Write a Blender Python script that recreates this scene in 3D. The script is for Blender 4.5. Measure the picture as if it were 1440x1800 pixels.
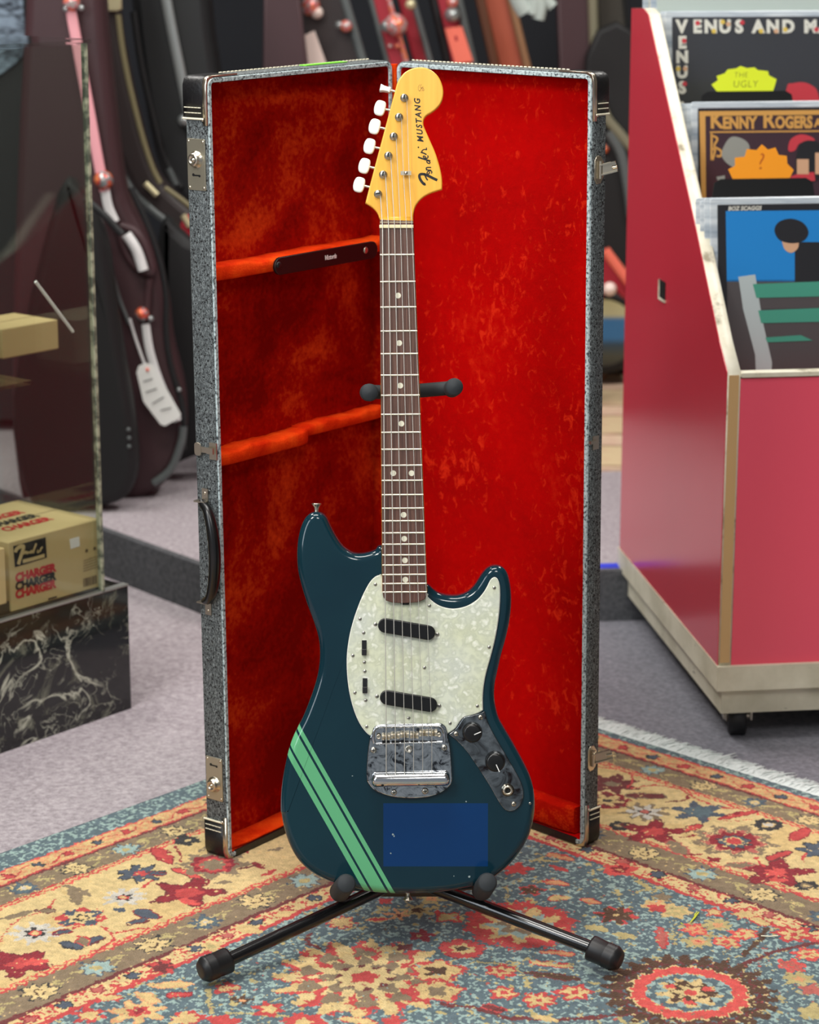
import bpy, math, random
import numpy as np
from math import sin, cos, pi, radians, sqrt, atan2
from mathutils import Vector, Matrix
random.seed(7)
rng = np.random.default_rng(11)
S = bpy.context.scene
COL = S.collection
for o in list(bpy.data.objects):
    bpy.data.objects.remove(o, do_unlink=True)

# ---------------- camera ----------------
FPX, CH, PITCH = 4265.0, 1.24, radians(14.2)       # focal length in pixels of a 1440 px wide frame, height, downward pitch
cam = bpy.data.cameras.new('camera'); camo = bpy.data.objects.new('camera', cam); COL.objects.link(camo)
cam.sensor_fit = 'HORIZONTAL'; cam.sensor_width = 36.0; cam.lens = FPX / 1440 * 36.0
camo.location = (0, 0, CH); camo.rotation_euler = (pi / 2 - PITCH, 0, 0)
cam.dof.use_dof = True; cam.dof.focus_distance = 2.93; cam.dof.aperture_fstop = 8.0
cam.clip_start = 0.05
S.camera = camo

# ---------------- world and lamps ----------------
w = bpy.data.worlds.new('shop_light'); S.world = w; w.use_nodes = True
w.node_tree.nodes['Background'].inputs[0].default_value = (0.86, 0.93, 1.0, 1)
w.node_tree.nodes['Background'].inputs[1].default_value = 0.24
def area(loc, sx, sy, power, target=None, col=(1, 0.97, 0.92)):
    l = bpy.data.lights.new('ceiling_or_fill_panel', 'AREA'); l.shape = 'RECTANGLE'; l.size = sx; l.size_y = sy
    l.energy = power; l.color = col
    o = bpy.data.objects.new('ceiling_or_fill_panel', l); COL.objects.link(o); o.location = loc
    if target:
        o.rotation_euler = (Vector(target) - Vector(loc)).to_track_quat('-Z', 'Y').to_euler()
    return o
area((-2.3, 0.5, 1.75), 0.9, 1.5, 24, (-0.1, 2.8, 0.7), (0.86, 0.93, 1.0))      # added cool fill from the left for edge highlights; no window seen
area((-1.25, 1.25, 2.85), 0.6, 1.2, 54, (-0.2, 2.6, 0.2))
area((0.3, 0.4, 2.85), 0.6, 1.2, 34, (0.3, 2.5, 0.2))
area((-0.3, 2.6, 2.85), 1.2, 0.6, 30)
area((-1.3, 4.2, 2.85), 0.6, 1.2, 42)
area((1.3, 4.5, 2.85), 0.6, 1.2, 36)
S.view_settings.view_transform = 'Standard'; S.view_settings.look = 'None'
S.view_settings.exposure = 0.35; S.view_settings.gamma = 1.0
S.view_settings.use_curve_mapping = False

# ---------------- geometry helpers ----------------
CP, SP = cos(PITCH), sin(PITCH)
EYE = Vector((0, 0, CH))
def ray(px, py):
    a = (px - 720) / FPX; b = -(py - 900) / FPX
    return Vector((a, CP + b * SP, -SP + b * CP))
def on_z(px, py, z=0.0):
    r = ray(px, py); return EYE + r * ((z - CH) / r.z)
def on_y(px, py, y):
    r = ray(px, py); return EYE + r * (y / r.y)
class Frame:
    """a local frame with right handed axes; hit() meets a sight line with one of its planes"""
    def __init__(s, o, X, Y, Z):
        s.o, s.X, s.Y, s.Z = Vector(o), Vector(X).normalized(), Vector(Y).normalized(), Vector(Z).normalized()
        m = Matrix((s.X, s.Y, s.Z)).transposed().to_4x4(); m.translation = s.o; s.M = m
    def hit(s, px, py, axis=2, val=0.0):
        n = (s.X, s.Y, s.Z)[axis]; r = ray(px, py)
        t = ((s.o + n * val - EYE).dot(n)) / r.dot(n); P = EYE + r * t - s.o
        return (P.dot(s.X), P.dot(s.Y), P.dot(s.Z))
    def uv(s, px, py, n=0.0):
        h = s.hit(px, py, 2, n); return (h[0], h[1])

def lin(c):
    c = c / 255.0
    return c / 12.92 if c <= 0.04045 else ((c + 0.055) / 1.055) ** 2.4
def rgb(r, g, b): return (lin(r), lin(g), lin(b), 1.0)

def offset_poly(P, d):
    """move a closed outline inwards (positive d) for a counter-clockwise outline"""
    n = len(P); out = []
    for i in range(n):
        x0, y0 = P[i - 1]; x1, y1 = P[i]; x2, y2 = P[(i + 1) % n]
        ax, ay = x1 - x0, y1 - y0; bx, by = x2 - x1, y2 - y1
        la = sqrt(ax * ax + ay * ay) or 1e-9; lb = sqrt(bx * bx + by * by) or 1e-9
        n1 = (-ay / la, ax / la); n2 = (-by / lb, bx / lb)
        mx, my = n1[0] + n2[0], n1[1] + n2[1]; l2 = mx * mx + my * my
        k = min(2.0 / max(l2, 1e-6), 1.6)
        out.append((x1 + mx * d * k / 1.0 * 1.0 if l2 > 0 else x1, y1 + my * d * k if l2 > 0 else y1))
    return out
def ccw(P):
    a = sum(P[i - 1][0] * P[i][1] - P[i][0] * P[i - 1][1] for i in range(len(P)))
    return P if a > 0 else P[::-1]
def spline(P, closed=True, k=6, sharp=()):
    """Catmull-Rom through the points"""
    n = len(P); out = []
    rngi = range(n if closed else n - 1)
    for i in rngi:
        g = lambda j: P[j % n] if closed else P[max(0, min(n - 1, j))]
        p0, p1, p2, p3 = g(i - 1), g(i), g(i + 1), g(i + 2)
        if i % n in sharp: p0 = p1
        if (i + 1) % n in sharp: p3 = p2
        for s in range(k):
            t = s / k
            out.append(tuple(0.5 * ((2 * b) + (-a + c) * t + (2 * a - 5 * b + 4 * c - d) * t * t + (-a + 3 * b - 3 * c + d) * t ** 3)
                             for a, b, c, d in zip(p0, p1, p2, p3)))
    if not closed: out.append(tuple(P[-1]))
    return out
def rrect(w, h, r, cx=0, cy=0, k=4):
    out = []
    for qx, qy, a0 in ((1, 1, 0), (-1, 1, 90), (-1, -1, 180), (1, -1, 270)):
        for i in range(k + 1):
            a = radians(a0 + 90 * i / k)
            out.append((cx + qx * (w / 2 - r) + r * cos(a), cy + qy * (h / 2 - r) + r * sin(a)))
    return out
def capsule(p, q, r, k=8):
    a = atan2(q[1] - p[1], q[0] - p[0]); out = []
    for c, b in ((q, a - pi / 2), (p, a + pi / 2)):
        for i in range(k + 1):
            t = b + pi * i / k; out.append((c[0] + r * cos(t), c[1] + r * sin(t)))
    return out
def circle(cx, cy, r, n=24): return [(cx + r * cos(2 * pi * i / n), cy + r * sin(2 * pi * i / n)) for i in range(n)]

class MB:
    def __init__(s): s.V = []; s.F = []; s.S = []; s.I = []
    def add(s, V, F, smooth=False, mi=0):
        k = len(s.V); s.V += [tuple(v) for v in V]
        for f in F: s.F.append([i + k for i in f]); s.S.append(smooth); s.I.append(mi)
        return s
    def box(s, c, d, R=None, mi=0):
        x, y, z = d[0] / 2, d[1] / 2, d[2] / 2; V = []
        for i in (-1, 1):
            for j in (-1, 1):
                for k in (-1, 1):
                    v = Vector((i * x, j * y, k * z))
                    if R: v = R @ v
                    V.append(v + Vector(c))
        return s.add(V, [(0, 1, 3, 2), (4, 6, 7, 5), (0, 4, 5, 1), (2, 3, 7, 6), (0, 2, 6, 4), (1, 5, 7, 3)], mi=mi)
    def tube(s, pts, r, seg=12, cap=True, mi=0, smooth=True, flat=1.0, up=None):
        pts = [Vector(p) for p in pts]; n = len(pts)
        R = r if isinstance(r, (list, tuple)) else [r] * n; V = []
        T = [(pts[min(i + 1, n - 1)] - pts[max(i - 1, 0)]).normalized() for i in range(n)]
        u = Vector(up) if up else (Vector((0, 0, 1)) if abs(T[0].z) < 0.9 else Vector((1, 0, 0)))
        for i in range(n):
            a = (u - T[i] * u.dot(T[i])).normalized(); b = T[i].cross(a); u = a
            for j in range(seg):
                t = 2 * pi * j / seg; V.append(pts[i] + a * (R[i] * cos(t) * flat) + b * (R[i] * sin(t)))
        F = [(i * seg + j, i * seg + (j + 1) % seg, (i + 1) * seg + (j + 1) % seg, (i + 1) * seg + j) for i in range(n - 1) for j in range(seg)]
        s.add(V, F, smooth, mi)
        if cap:
            s.add(V[:seg], [list(range(seg))[::-1]], False, mi); s.add(V[-seg:], [list(range(seg))], False, mi)
        return s
    def lathe(s, prof, o=(0, 0, 0), axis=(0, 0, 1), seg=24, mi=0, smooth=True, cap=True):
        """prof: (radius, height) pairs along the axis"""
        a = Vector(axis).normalized(); u = a.orthogonal().normalized(); v = a.cross(u); V = []
        for r, h in prof:
            for j in range(seg):
                t = 2 * pi * j / seg; V.append(Vector(o) + a * h + u * (r * cos(t)) + v * (r * sin(t)))
        n = len(prof)
        F = [(i * seg + j, i * seg + (j + 1) % seg, (i + 1) * seg + (j + 1) % seg, (i + 1) * seg + j) for i in range(n - 1) for j in range(seg)]
        s.add(V, F, smooth, mi)
        if cap and prof[-1][0] > 1e-5: s.add(V[-seg:], [list(range(seg))], False, mi)
        if cap and prof[0][0] > 1e-5: s.add(V[:seg], [list(range(seg))[::-1]], False, mi)
        return s
    def prism(s, P, z0, z1, bev=0.0, bev2=None, k=3, mi=0, mi_side=None, smooth=True):
        """outline extruded from z0 to z1, with rounded edges at z1 (bev) and z0 (bev2)"""
        P = ccw([tuple(p) for p in P]); n = len(P); ms = mi if mi_side is None else mi_side
        rings = []
        b2 = bev if bev2 is None else bev2
        if b2 > 0:
            for i in range(k + 1):
                t = pi / 2 * i / k; rings.append((offset_poly(P, b2 * (1 - sin(t))), z0 + b2 * (1 - cos(t))))
        else: rings.append((P, z0))
        if bev > 0:
            for i in range(k + 1):
                t = pi / 2 * i / k; rings.append((offset_poly(P, bev * (1 - cos(t))), z1 - bev * (1 - sin(t))))
        else: rings.append((P, z1))
        V = [(x, y, z) for ring, z in rings for x, y in ring]
        F = [(i * n + j, i * n + (j + 1) % n, (i + 1) * n + (j + 1) % n, (i + 1) * n + j) for i in range(len(rings) - 1) for j in range(n)]
        sm = smooth and (bev > 0 or b2 > 0)
        k0 = len(s.V)
        s.add(V, F, sm, ms)
        m = len(rings) - 1
        s.F.append([k0 + m * n + j for j in range(n)]); s.S.append(False); s.I.append(mi)
        s.F.append([k0 + j for j in range(n)][::-1]); s.S.append(False); s.I.append(mi)
        return s
    def xf(s, M):
        s.V = [tuple(M @ Vector(v)) for v in s.V]; return s
    def build(s, name, mat, parent=None, M=None, label=None):
        me = bpy.data.meshes.new(name); me.from_pydata(s.V, [], s.F)
        for m in (mat if isinstance(mat, (list, tuple)) else [mat]): me.materials.append(m)
        me.polygons.foreach_set('use_smooth', s.S); me.polygons.foreach_set('material_index', s.I); me.update()
        o = bpy.data.objects.new(name, me); COL.objects.link(o)
        if parent is not None: o.parent = parent
        if M is not None: o.matrix_world = M if parent is None else o.matrix_world
        if label: o['label'] = label
        return o
def empty(name, M=None, loc=None):
    o = bpy.data.objects.new(name, None); COL.objects.link(o); o.empty_display_size = 0.05
    if M is not None: o.matrix_world = M
    if loc is not None: o.location = loc
    return o
def tag(o, label, cat, group=None, kind=None):
    o['label'] = label; o['category'] = cat
    if group: o['group'] = group
    if kind: o['kind'] = kind
    return o
def structure(o): o['kind'] = 'structure'; return o
def copy_tree(o, parent=None):
    c = o.copy(); COL.objects.link(c)
    if parent is not None: c.parent = parent
    for ch in list(o.children): copy_tree(ch, c)
    return c
def text_mesh(name, txt, size, mat, parent, o, X, Y, depth=0.0003, shear=0.0, space=1.0, bold=0.0, sx=1.0, align='CENTER'):
    """flat lettering: origin o, writing direction X, letter height direction Y (in the parent's frame)"""
    cu = bpy.data.curves.new(name, 'FONT'); cu.body = txt; cu.size = size; cu.extrude = depth; cu.shear = shear
    cu.space_character = space; cu.offset = bold; cu.align_x = align; cu.align_y = 'CENTER'; cu.resolution_u = 3
    t = bpy.data.objects.new('tmp', cu); COL.objects.link(t)
    dg = bpy.context.evaluated_depsgraph_get(); me = bpy.data.meshes.new_from_object(t.evaluated_get(dg))
    bpy.data.objects.remove(t, do_unlink=True)
    X = Vector(X).normalized(); Y = Vector(Y); Y = (Y - X * Y.dot(X)).normalized(); Z = X.cross(Y)
    m = Matrix((X * sx, Y, Z)).transposed().to_4x4(); m.translation = Vector(o); me.transform(m)
    me.name = name; me.materials.clear(); me.materials.append(mat)
    ob = bpy.data.objects.new(name, me); COL.objects.link(ob)
    if parent is not None: ob.parent = parent
    return ob
def strokes(mb, lines, wdt, z, h=0.0004, seg=1):
    """flat pen strokes in the xy plane of a frame"""
    for L, ww in lines:
        P = spline([tuple(p) for p in L], closed=False, k=4) if len(L) > 2 else L
        n = len(P); l_, r_ = [], []
        for i in range(n):
            a = P[max(i - 1, 0)]; b = P[min(i + 1, n - 1)]; dx, dy = b[0] - a[0], b[1] - a[1]; q = sqrt(dx * dx + dy * dy) or 1
            nx, ny = -dy / q * wdt * ww / 2, dx / q * wdt * ww / 2
            l_.append((P[i][0] + nx, P[i][1] + ny)); r_.append((P[i][0] - nx, P[i][1] - ny))
        V = [(x, y, z + h) for x, y in l_] + [(x, y, z + h) for x, y in r_]
        mb.add(V, [(i, i + n, i + n + 1, i + 1) for i in range(n - 1)])
    return mb
# ---------------- materials ----------------
def mat(name, c, rough=0.5, metal=0.0, spec=0.5, coat=0.0, coat_r=0.05, sheen=0.0, sheen_c=None, emit=None, alpha=None):
    m = bpy.data.materials.new(name); m.use_nodes = True; b = m.node_tree.nodes['Principled BSDF']
    b.inputs['Base Color'].default_value = rgb(*c); b.inputs['Roughness'].default_value = rough
    b.inputs['Metallic'].default_value = metal; b.inputs['Specular IOR Level'].default_value = spec
    b.inputs['Coat Weight'].default_value = coat; b.inputs['Coat Roughness'].default_value = coat_r
    if sheen: b.inputs['Sheen Weight'].default_value = sheen; b.inputs['Sheen Roughness'].default_value = 0.4
    if sheen_c: b.inputs['Sheen Tint'].default_value = rgb(*sheen_c)
    if alpha is not None: b.inputs['Alpha'].default_value = alpha
    return m
class NT:
    def __init__(s, m): s.m = m; s.t = m.node_tree; s.n = s.t.nodes; s.b = s.n['Principled BSDF']
    def new(s, ty, **kw):
        n = s.n.new(ty)
        for k, v in kw.items(): setattr(n, k, v)
        return n
    def link(s, a, b): s.t.links.new(a, b)
    def coord(s, scale=(1, 1, 1), which='Object'):
        c = s.new('ShaderNodeTexCoord'); mp = s.new('ShaderNodeMapping'); mp.inputs['Scale'].default_value = scale
        s.link(c.outputs[which], mp.inputs['Vector']); return mp.outputs[0]
    def noise(s, vec, scale, detail=3, rough=0.5, dist=0.0):
        n = s.new('ShaderNodeTexNoise'); n.inputs['Scale'].default_value = scale; n.inputs['Detail'].default_value = detail
        n.inputs['Roughness'].default_value = rough; n.inputs['Distortion'].default_value = dist; s.link(vec, n.inputs['Vector']); return n.outputs['Fac']
    def ramp(s, fac, stops, interp='LINEAR'):
        r = s.new('ShaderNodeValToRGB'); cr = r.color_ramp; cr.interpolation = interp
        while len(cr.elements) < len(stops): cr.elements.new(0.5)
        for e, (p, c) in zip(cr.elements, stops): e.position = p; e.color = rgb(*c) if len(c) == 3 else c
        s.link(fac, r.inputs[0]); return r.outputs[0]
    def mix(s, fac, a, b, blend='MIX'):
        n = s.new('ShaderNodeMix', data_type='RGBA', blend_type=blend)
        for sock, v in ((n.inputs[0], fac), (n.inputs[6], a), (n.inputs[7], b)):
            if isinstance(v, (int, float)): sock.default_value = v
            elif isinstance(v, tuple): sock.default_value = rgb(*v)
            else: s.link(v, sock)
        return n.outputs[2]
    def math(s, op, a, b=None, c=None, clamp=False):
        n = s.new('ShaderNodeMath', operation=op, use_clamp=clamp)
        for i, v in enumerate((a, b, c)):
            if v is None: continue
            if isinstance(v, (int, float)): n.inputs[i].default_value = v
            else: s.link(v, n.inputs[i])
        return n.outputs[0]
    def bump(s, h, strength=0.3, dist=0.001):
        b = s.new('ShaderNodeBump'); b.inputs['Strength'].default_value = strength; b.inputs['Distance'].default_value = dist
        s.link(h, b.inputs['Height']); s.link(b.outputs[0], s.b.inputs['Normal'])
    def color(s, c): s.link(c, s.b.inputs['Base Color'])
    def rough(s, c): s.link(c, s.b.inputs['Roughness'])
W = {}
W['black'] = mat('black_plastic', (16, 16, 17), 0.28)
W['rubber'] = mat('black_rubber', (20, 20, 22), 0.45)
W['foam'] = mat('dark_foam_sleeve', (38, 43, 47), 0.7)
W['tubing'] = mat('black_enamel_tube', (14, 14, 16), 0.22, coat=0.3)
W['chrome'] = mat('chrome', (205, 207, 210), 0.10, 1.0)
W['nickel'] = mat('nickel', (205, 196, 178), 0.28, 1.0)
W['steel'] = mat('dull_steel', (190, 188, 180), 0.35, 1.0)
W['dark_hole'] = mat('dark_hole', (6, 6, 6), 0.6)
W['white_plastic'] = mat('white_plastic', (236, 236, 228), 0.25)
W['cream_dot'] = mat('cream_inlay', (226, 222, 200), 0.35)
W['bone'] = mat('bone_nut', (235, 220, 178), 0.35)
W['ink'] = mat('black_ink', (14, 12, 10), 0.5)
W['white_ink'] = mat('white_ink', (240, 240, 236), 0.5)
W['leather'] = mat('black_leather', (17, 17, 19), 0.42)
n = NT(W['leather']); n.bump(n.noise(n.coord(), 260, 3), 0.5, 0.001)
W['thread'] = mat('cream_thread', (232, 226, 200), 0.6)
W['string'] = mat('steel_string', (225, 222, 212), 0.3, 0.6)

m = mat('headstock_lacquer', (240, 178, 62), 0.32, coat=0.4, coat_r=0.15); n = NT(m); W['maple'] = m
g = n.noise(n.coord((60, 2, 20)), 3.0, 4)
n.color(n.ramp(g, [(0.3, (238, 174, 58)), (0.7, (246, 186, 70))]))
m = mat('rosewood', (70, 45, 38), 0.45); n = NT(m); W['rosewood'] = m
g = n.noise(n.coord((900, 12, 200)), 1.0, 4, 0.6)
n.color(n.ramp(g, [(0.30, (58, 36, 30)), (0.5, (92, 62, 52)), (0.72, (126, 92, 78))]))

# pearl pick-guard: warped shards of white, cream and pale green
m = mat('pearloid', (220, 222, 205), 0.18, coat=0.5); n = NT(m); W['pearl'] = m
v = n.coord()
nz = n.new('ShaderNodeTexNoise'); nz.inputs['Scale'].default_value = 70; nz.inputs['Detail'].default_value = 3; n.link(v, nz.inputs['Vector'])
wv = n.new('ShaderNodeVectorMath', operation='MULTIPLY_ADD'); n.link(nz.outputs['Color'], wv.inputs[0]); wv.inputs[1].default_value = (0.028, 0.028, 0.028); n.link(v, wv.inputs[2])
vo = n.new('ShaderNodeTexVoronoi', feature='SMOOTH_F1'); vo.inputs['Scale'].default_value = 95; vo.inputs['Smoothness'].default_value = 0.35; n.link(wv.outputs[0], vo.inputs['Vector'])
c1 = n.ramp(vo.outputs['Distance'], [(0.05, (254, 255, 250)), (0.22, (232, 236, 220)), (0.45, (180, 188, 166)), (0.8, (216, 222, 196))])
c2 = n.ramp(n.noise(v, 14, 3), [(0.35, (228, 230, 224)), (0.65, (226, 226, 184))])
n.color(n.mix(0.55, c1, c2, 'MULTIPLY')); n.color(n.mix(0.42, c1, c2))
W['white_ply'] = mat('white_ply', (238, 240, 232), 0.3)
W['black_ply'] = mat('black_ply', (22, 24, 26), 0.4)

# grey tweed covering
m = mat('grey_tweed', (120, 126, 128), 0.75); n = NT(m); W['tweed'] = m
v = n.coord()
sx = n.new('ShaderNodeSeparateXYZ'); n.link(v, sx.inputs[0])
hx = n.noise(n.coord((240, 1100, 240)), 1.0, 2, 0.6); hy = n.noise(n.coord((1100, 240, 1100)), 1.0, 2, 0.6)
wv = n.math('MAXIMUM', hx, hy)
base = n.ramp(wv, [(0.46, (28, 31, 33)), (0.55, (78, 84, 86)), (0.66, (138, 146, 147))])
sp = n.new('ShaderNodeTexVoronoi', feature='F1'); sp.inputs['Scale'].default_value = 190; n.link(n.coord((1, 0.8, 1)), sp.inputs['Vector'])
spm = n.math('LESS_THAN', sp.outputs['Distance'], 0.25)
n.color(n.mix(spm, base, (12, 12, 14))); n.bump(wv, 0.4, 0.0006)
m = mat('pale_tweed_binding', (190, 205, 208), 0.6); n = NT(m); W['tweed_rim'] = m
hx = n.noise(n.coord((300, 300, 300)), 1.0, 2); n.color(n.ramp(hx, [(0.34, (52, 60, 64)), (0.43, (150, 166, 170)), (0.6, (196, 212, 214))]))

# crushed velvet: worn nap and angle-lit pile painted orange, deep pile dark red
def velvet(name, deep, mid, nap, sc, lo, hi, seedv=0.0, streak=False):
    m = mat(name, mid, 0.9, spec=0.05, sheen=0.12, sheen_c=(255, 70, 20)); n = NT(m)
    v = n.coord()
    mp = n.new('ShaderNodeMapping'); mp.inputs['Location'].default_value = (seedv, seedv * 2, 0); n.link(v, mp.inputs[0]); v = mp.outputs[0]
    big = n.noise(v, sc, 5, 0.62, 0.4); fine = n.noise(v, sc * 22, 3, 0.6)
    f = n.math('MULTIPLY_ADD', fine, 0.28, n.math('MULTIPLY', big, 0.86))
    c = n.ramp(f, [(lo, deep), ((lo + hi) / 2, mid), (hi, nap)])
    if streak:
        mp2 = n.new('ShaderNodeMapping'); mp2.inputs['Scale'].default_value = (110, 34, 60); n.link(v, mp2.inputs[0])
        st = n.noise(mp2.outputs[0], 1.0, 4, 0.65, 0.8); lowf = n.noise(v, 7, 2)
        k = n.math('MULTIPLY_ADD', lowf, 0.45, st)
        msk = n.ramp(k, [(0.80, (0, 0, 0)), (0.93, (230, 230, 230))])
        c = n.mix(msk, c, nap)
    n.color(c); n.bump(fine, 0.5, 0.0012)
    return m
W['velvet_left'] = velvet('worn_and_lit_red_velvet', (124, 3, 0), (162, 14, 2), (214, 66, 18), 6.5, 0.46, 0.74, 0.7)
W['velvet_right'] = velvet('red_velvet', (160, 1, 2), (184, 2, 2), (222, 44, 18), 4, 0.40, 0.96, 3.1, True)
W['velvet_ledge'] = velvet('toplit_orange_velvet', (205, 34, 6), (232, 60, 12), (250, 92, 24), 22, 0.35, 0.75, 1.7)  # ledge velvet coloured orange to carry the overhead light on its tops
W['velvet_bolster'] = velvet('red_orange_velvet', (165, 12, 2), (185, 18, 3), (236, 70, 18), 16, 0.42, 0.72, 5.7)

# carpet
def carpet(name, a, b, sc=120, bump=0.6):
    m = mat(name, a, 0.95, spec=0.05); n = NT(m); v = n.coord()
    f = n.math('MULTIPLY_ADD', n.noise(v, sc, 4, 0.65), 0.75, n.math('MULTIPLY', n.noise(v, 2.0, 2), 0.25))
    n.color(n.ramp(f, [(0.36, a), (0.70, b)])); n.bump(n.noise(v, 420, 3), bump, 0.003); return m
W['carpet'] = carpet('lilac_grey_carpet', (142, 133, 138), (194, 185, 190))
W['carpet_low'] = carpet('blue_grey_carpet', (112, 112, 120), (150, 149, 158))
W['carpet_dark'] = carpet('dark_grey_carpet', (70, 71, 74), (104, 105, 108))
W['wall'] = mat('dark_navy_wall', (20, 24, 32), 0.8)
W['ceiling'] = mat('ceiling_tile', (190, 190, 186), 0.9)

# black marble
m = mat('black_marble', (12, 14, 14), 0.12, coat=0.4); n = NT(m); W['marble'] = m
v = n.coord()
def veins(scale, wd, lo):
    nz = n.new('ShaderNodeTexNoise'); nz.inputs['Scale'].default_value = scale; nz.inputs['Detail'].default_value = 5
    nz.inputs['Distortion'].default_value = 1.6; n.link(v, nz.inputs['Vector'])
    d = n.math('ABSOLUTE', n.math('SUBTRACT', nz.outputs['Fac'], 0.5))
    a = n.math('LESS_THAN', d, wd) if False else n.ramp(d, [(0.0, (255, 255, 255)), (wd, (0, 0, 0))])
    k = n.ramp(n.noise(v, scale * 0.7, 2), [(lo, (0, 0, 0)), (lo + 0.12, (255, 255, 255))])
    return n.mix(1.0, a, k, 'MULTIPLY')
v1 = veins(8, 0.022, 0.47); v2 = veins(20, 0.016, 0.47); v3 = n.ramp(n.noise(v, 11, 6, 0.7, 1.0), [(0.57, (0, 0, 0)), (0.65, (170, 170, 170))])
c = n.mix(v1, (9, 12, 12), (196, 198, 178)); c = n.mix(v2, c, (150, 152, 136)); c = n.mix(v3, c, (150, 152, 130)); n.color(c)
# ---------------- the room ----------------
FZ = -0.006                                    # carpet level; the rug's face is at z = 0
def quad_slab(name, P, z0, z1, mat_, bev=0.0):
    return MB().prism(P, z0, z1, bev, 0.0).build(name, mat_)
floor = structure(quad_slab('floor', [(-3.2, -0.6), (3.2, -0.6), (3.2, 7.0), (-3.2, 7.0)], -0.1, FZ, W['carpet_low'])); floor['label'] = 'grey commercial carpet on the shop floor'
lil = MB().prism([(-3.2, 0.2), (-0.12, 0.2), (-0.12, 3.9), (-0.34, 4.13), (-1.5, 5.57), (-3.2, 5.57)], FZ - 0.001, FZ + 0.0015).build('carpet_area', W['carpet'])
structure(lil); lil.name = 'trim_1'; lil['label'] = 'lilac grey carpet section left of the case'
PE = [(-3.2, 7.2), (-1.5, 5.57), (-0.57, 4.418), (-0.33, 4.125), (0.33, 4.135), (0.9, 4.20), (3.2, 4.45)]
plat = MB().prism(PE + [(3.2, 7.4), (-3.2, 7.4)], FZ, 0.084).build('raised_floor', W['carpet']); plat.name = 'floor_platform'; structure(plat)
plat['label'] = 'raised lilac carpeted platform behind the case'
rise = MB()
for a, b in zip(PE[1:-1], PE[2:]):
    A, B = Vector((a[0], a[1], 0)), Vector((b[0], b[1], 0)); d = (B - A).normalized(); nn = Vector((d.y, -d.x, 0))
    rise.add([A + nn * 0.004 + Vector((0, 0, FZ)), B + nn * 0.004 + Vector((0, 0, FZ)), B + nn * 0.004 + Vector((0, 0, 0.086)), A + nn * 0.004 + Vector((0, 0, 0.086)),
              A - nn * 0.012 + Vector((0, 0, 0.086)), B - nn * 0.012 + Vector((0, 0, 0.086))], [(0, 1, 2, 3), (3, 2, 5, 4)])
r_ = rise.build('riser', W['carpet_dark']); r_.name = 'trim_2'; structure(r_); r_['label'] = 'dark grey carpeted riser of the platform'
tape = MB(); W['tape'] = mat('blue_tape', (62, 74, 214), 0.5)
tape.prism([(0.27, 4.150), (1.6, 4.29), (1.6, 4.315), (0.27, 4.175)], 0.084, 0.0868)
tag(tape.build('floor_tape', W['tape']), 'strip of blue tape along the edge of the raised floor', 'tape')
wb = MB().box((0, 6.9, 1.4), (6.4, 0.1, 3.0)).build('wall_back', W['wall']); structure(wb)
wl = MB().box((-3.2, 3.2, 1.4), (0.1, 7.4, 3.0)).build('wall_left', mat('side_wall_paint', (104, 98, 92), 0.8)); structure(wl)
wr = MB().box((3.2, 3.2, 1.4), (0.1, 7.4, 3.0)).build('wall_right', bpy.data.materials['side_wall_paint']); structure(wr)
cl = MB().box((0, 3.2, 2.95), (6.4, 7.6, 0.06)).build('ceiling', W['ceiling']); structure(cl)

# ---------------- the rug ----------------
RC = Vector((0.1265, 3.687, 0)); EA = Vector((-0.7071, -0.7071, 0)); EB = Vector((0.7071, -0.7071, 0))
def rab(px, py):
    d = on_z(px, py) - RC; return d.dot(EA), d.dot(EB)
CELL = 0.0023
a0, a1, b0, b1 = -0.014, 1.60, -0.085, 1.52
na, nb = int((a1 - a0) / CELL), int((b1 - b0) / CELL)
ga = a0 + np.arange(na) * CELL; gb = b0 + np.arange(nb) * CELL
GA, GB = np.meshgrid(ga, gb, indexing='ij')
def vnoise(step, seed):
    r = np.random.default_rng(seed); ny, nx = int(na * CELL / step) + 3, int(nb * CELL / step) + 3
    g = r.random((ny, nx)); y = (GA - a0) / step; x = (GB - b0) / step; iy = y.astype(int); ix = x.astype(int); fy = y - iy; fx = x - ix
    fy = fy * fy * (3 - 2 * fy); fx = fx * fx * (3 - 2 * fx)
    return (g[iy, ix] * (1 - fy) * (1 - fx) + g[iy + 1, ix] * fy * (1 - fx) + g[iy, ix + 1] * (1 - fy) * fx + g[iy + 1, ix + 1] * fy * fx) * 2 - 1
N1, N2, N3, N4, N5 = vnoise(0.008, 1), vnoise(0.008, 2), vnoise(0.0035, 3), vnoise(0.012, 4), vnoise(0.06, 5)
N6, N7 = vnoise(0.006, 8), vnoise(0.0045, 9)
PA = GA + N1 * 0.0028 + (rng.random((na, nb)) - 0.5) * 0.0024
PB = GB - 0.055 * (GA - 0.7) + N2 * 0.0028 + (rng.random((na, nb)) - 0.5) * 0.0024
C_ = dict(cream=(224, 194, 136), yellow=(228, 202, 146), red=(206, 84, 82), dred=(152, 56, 64), maroon=(122, 66, 66), blue=(100, 117, 124), lblue=(164, 188, 182),
          taupe=(146, 128, 104), brown=(98, 74, 60), dark=(68, 66, 66), orange=(226, 166, 120), rose=(196, 110, 100), coral=(226, 96, 90), white=(214, 208, 196), gold=(196, 180, 126), slate=(90, 98, 110))
C_ = {k: np.array([lin(x) for x in v]) for k, v in C_.items()}
IMG = np.zeros((na, nb, 3)); IMG[:] = C_['blue']
def put(mask, c, sl=None):
    v = IMG if sl is None else IMG[sl]
    v[mask] = C_[c]
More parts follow.
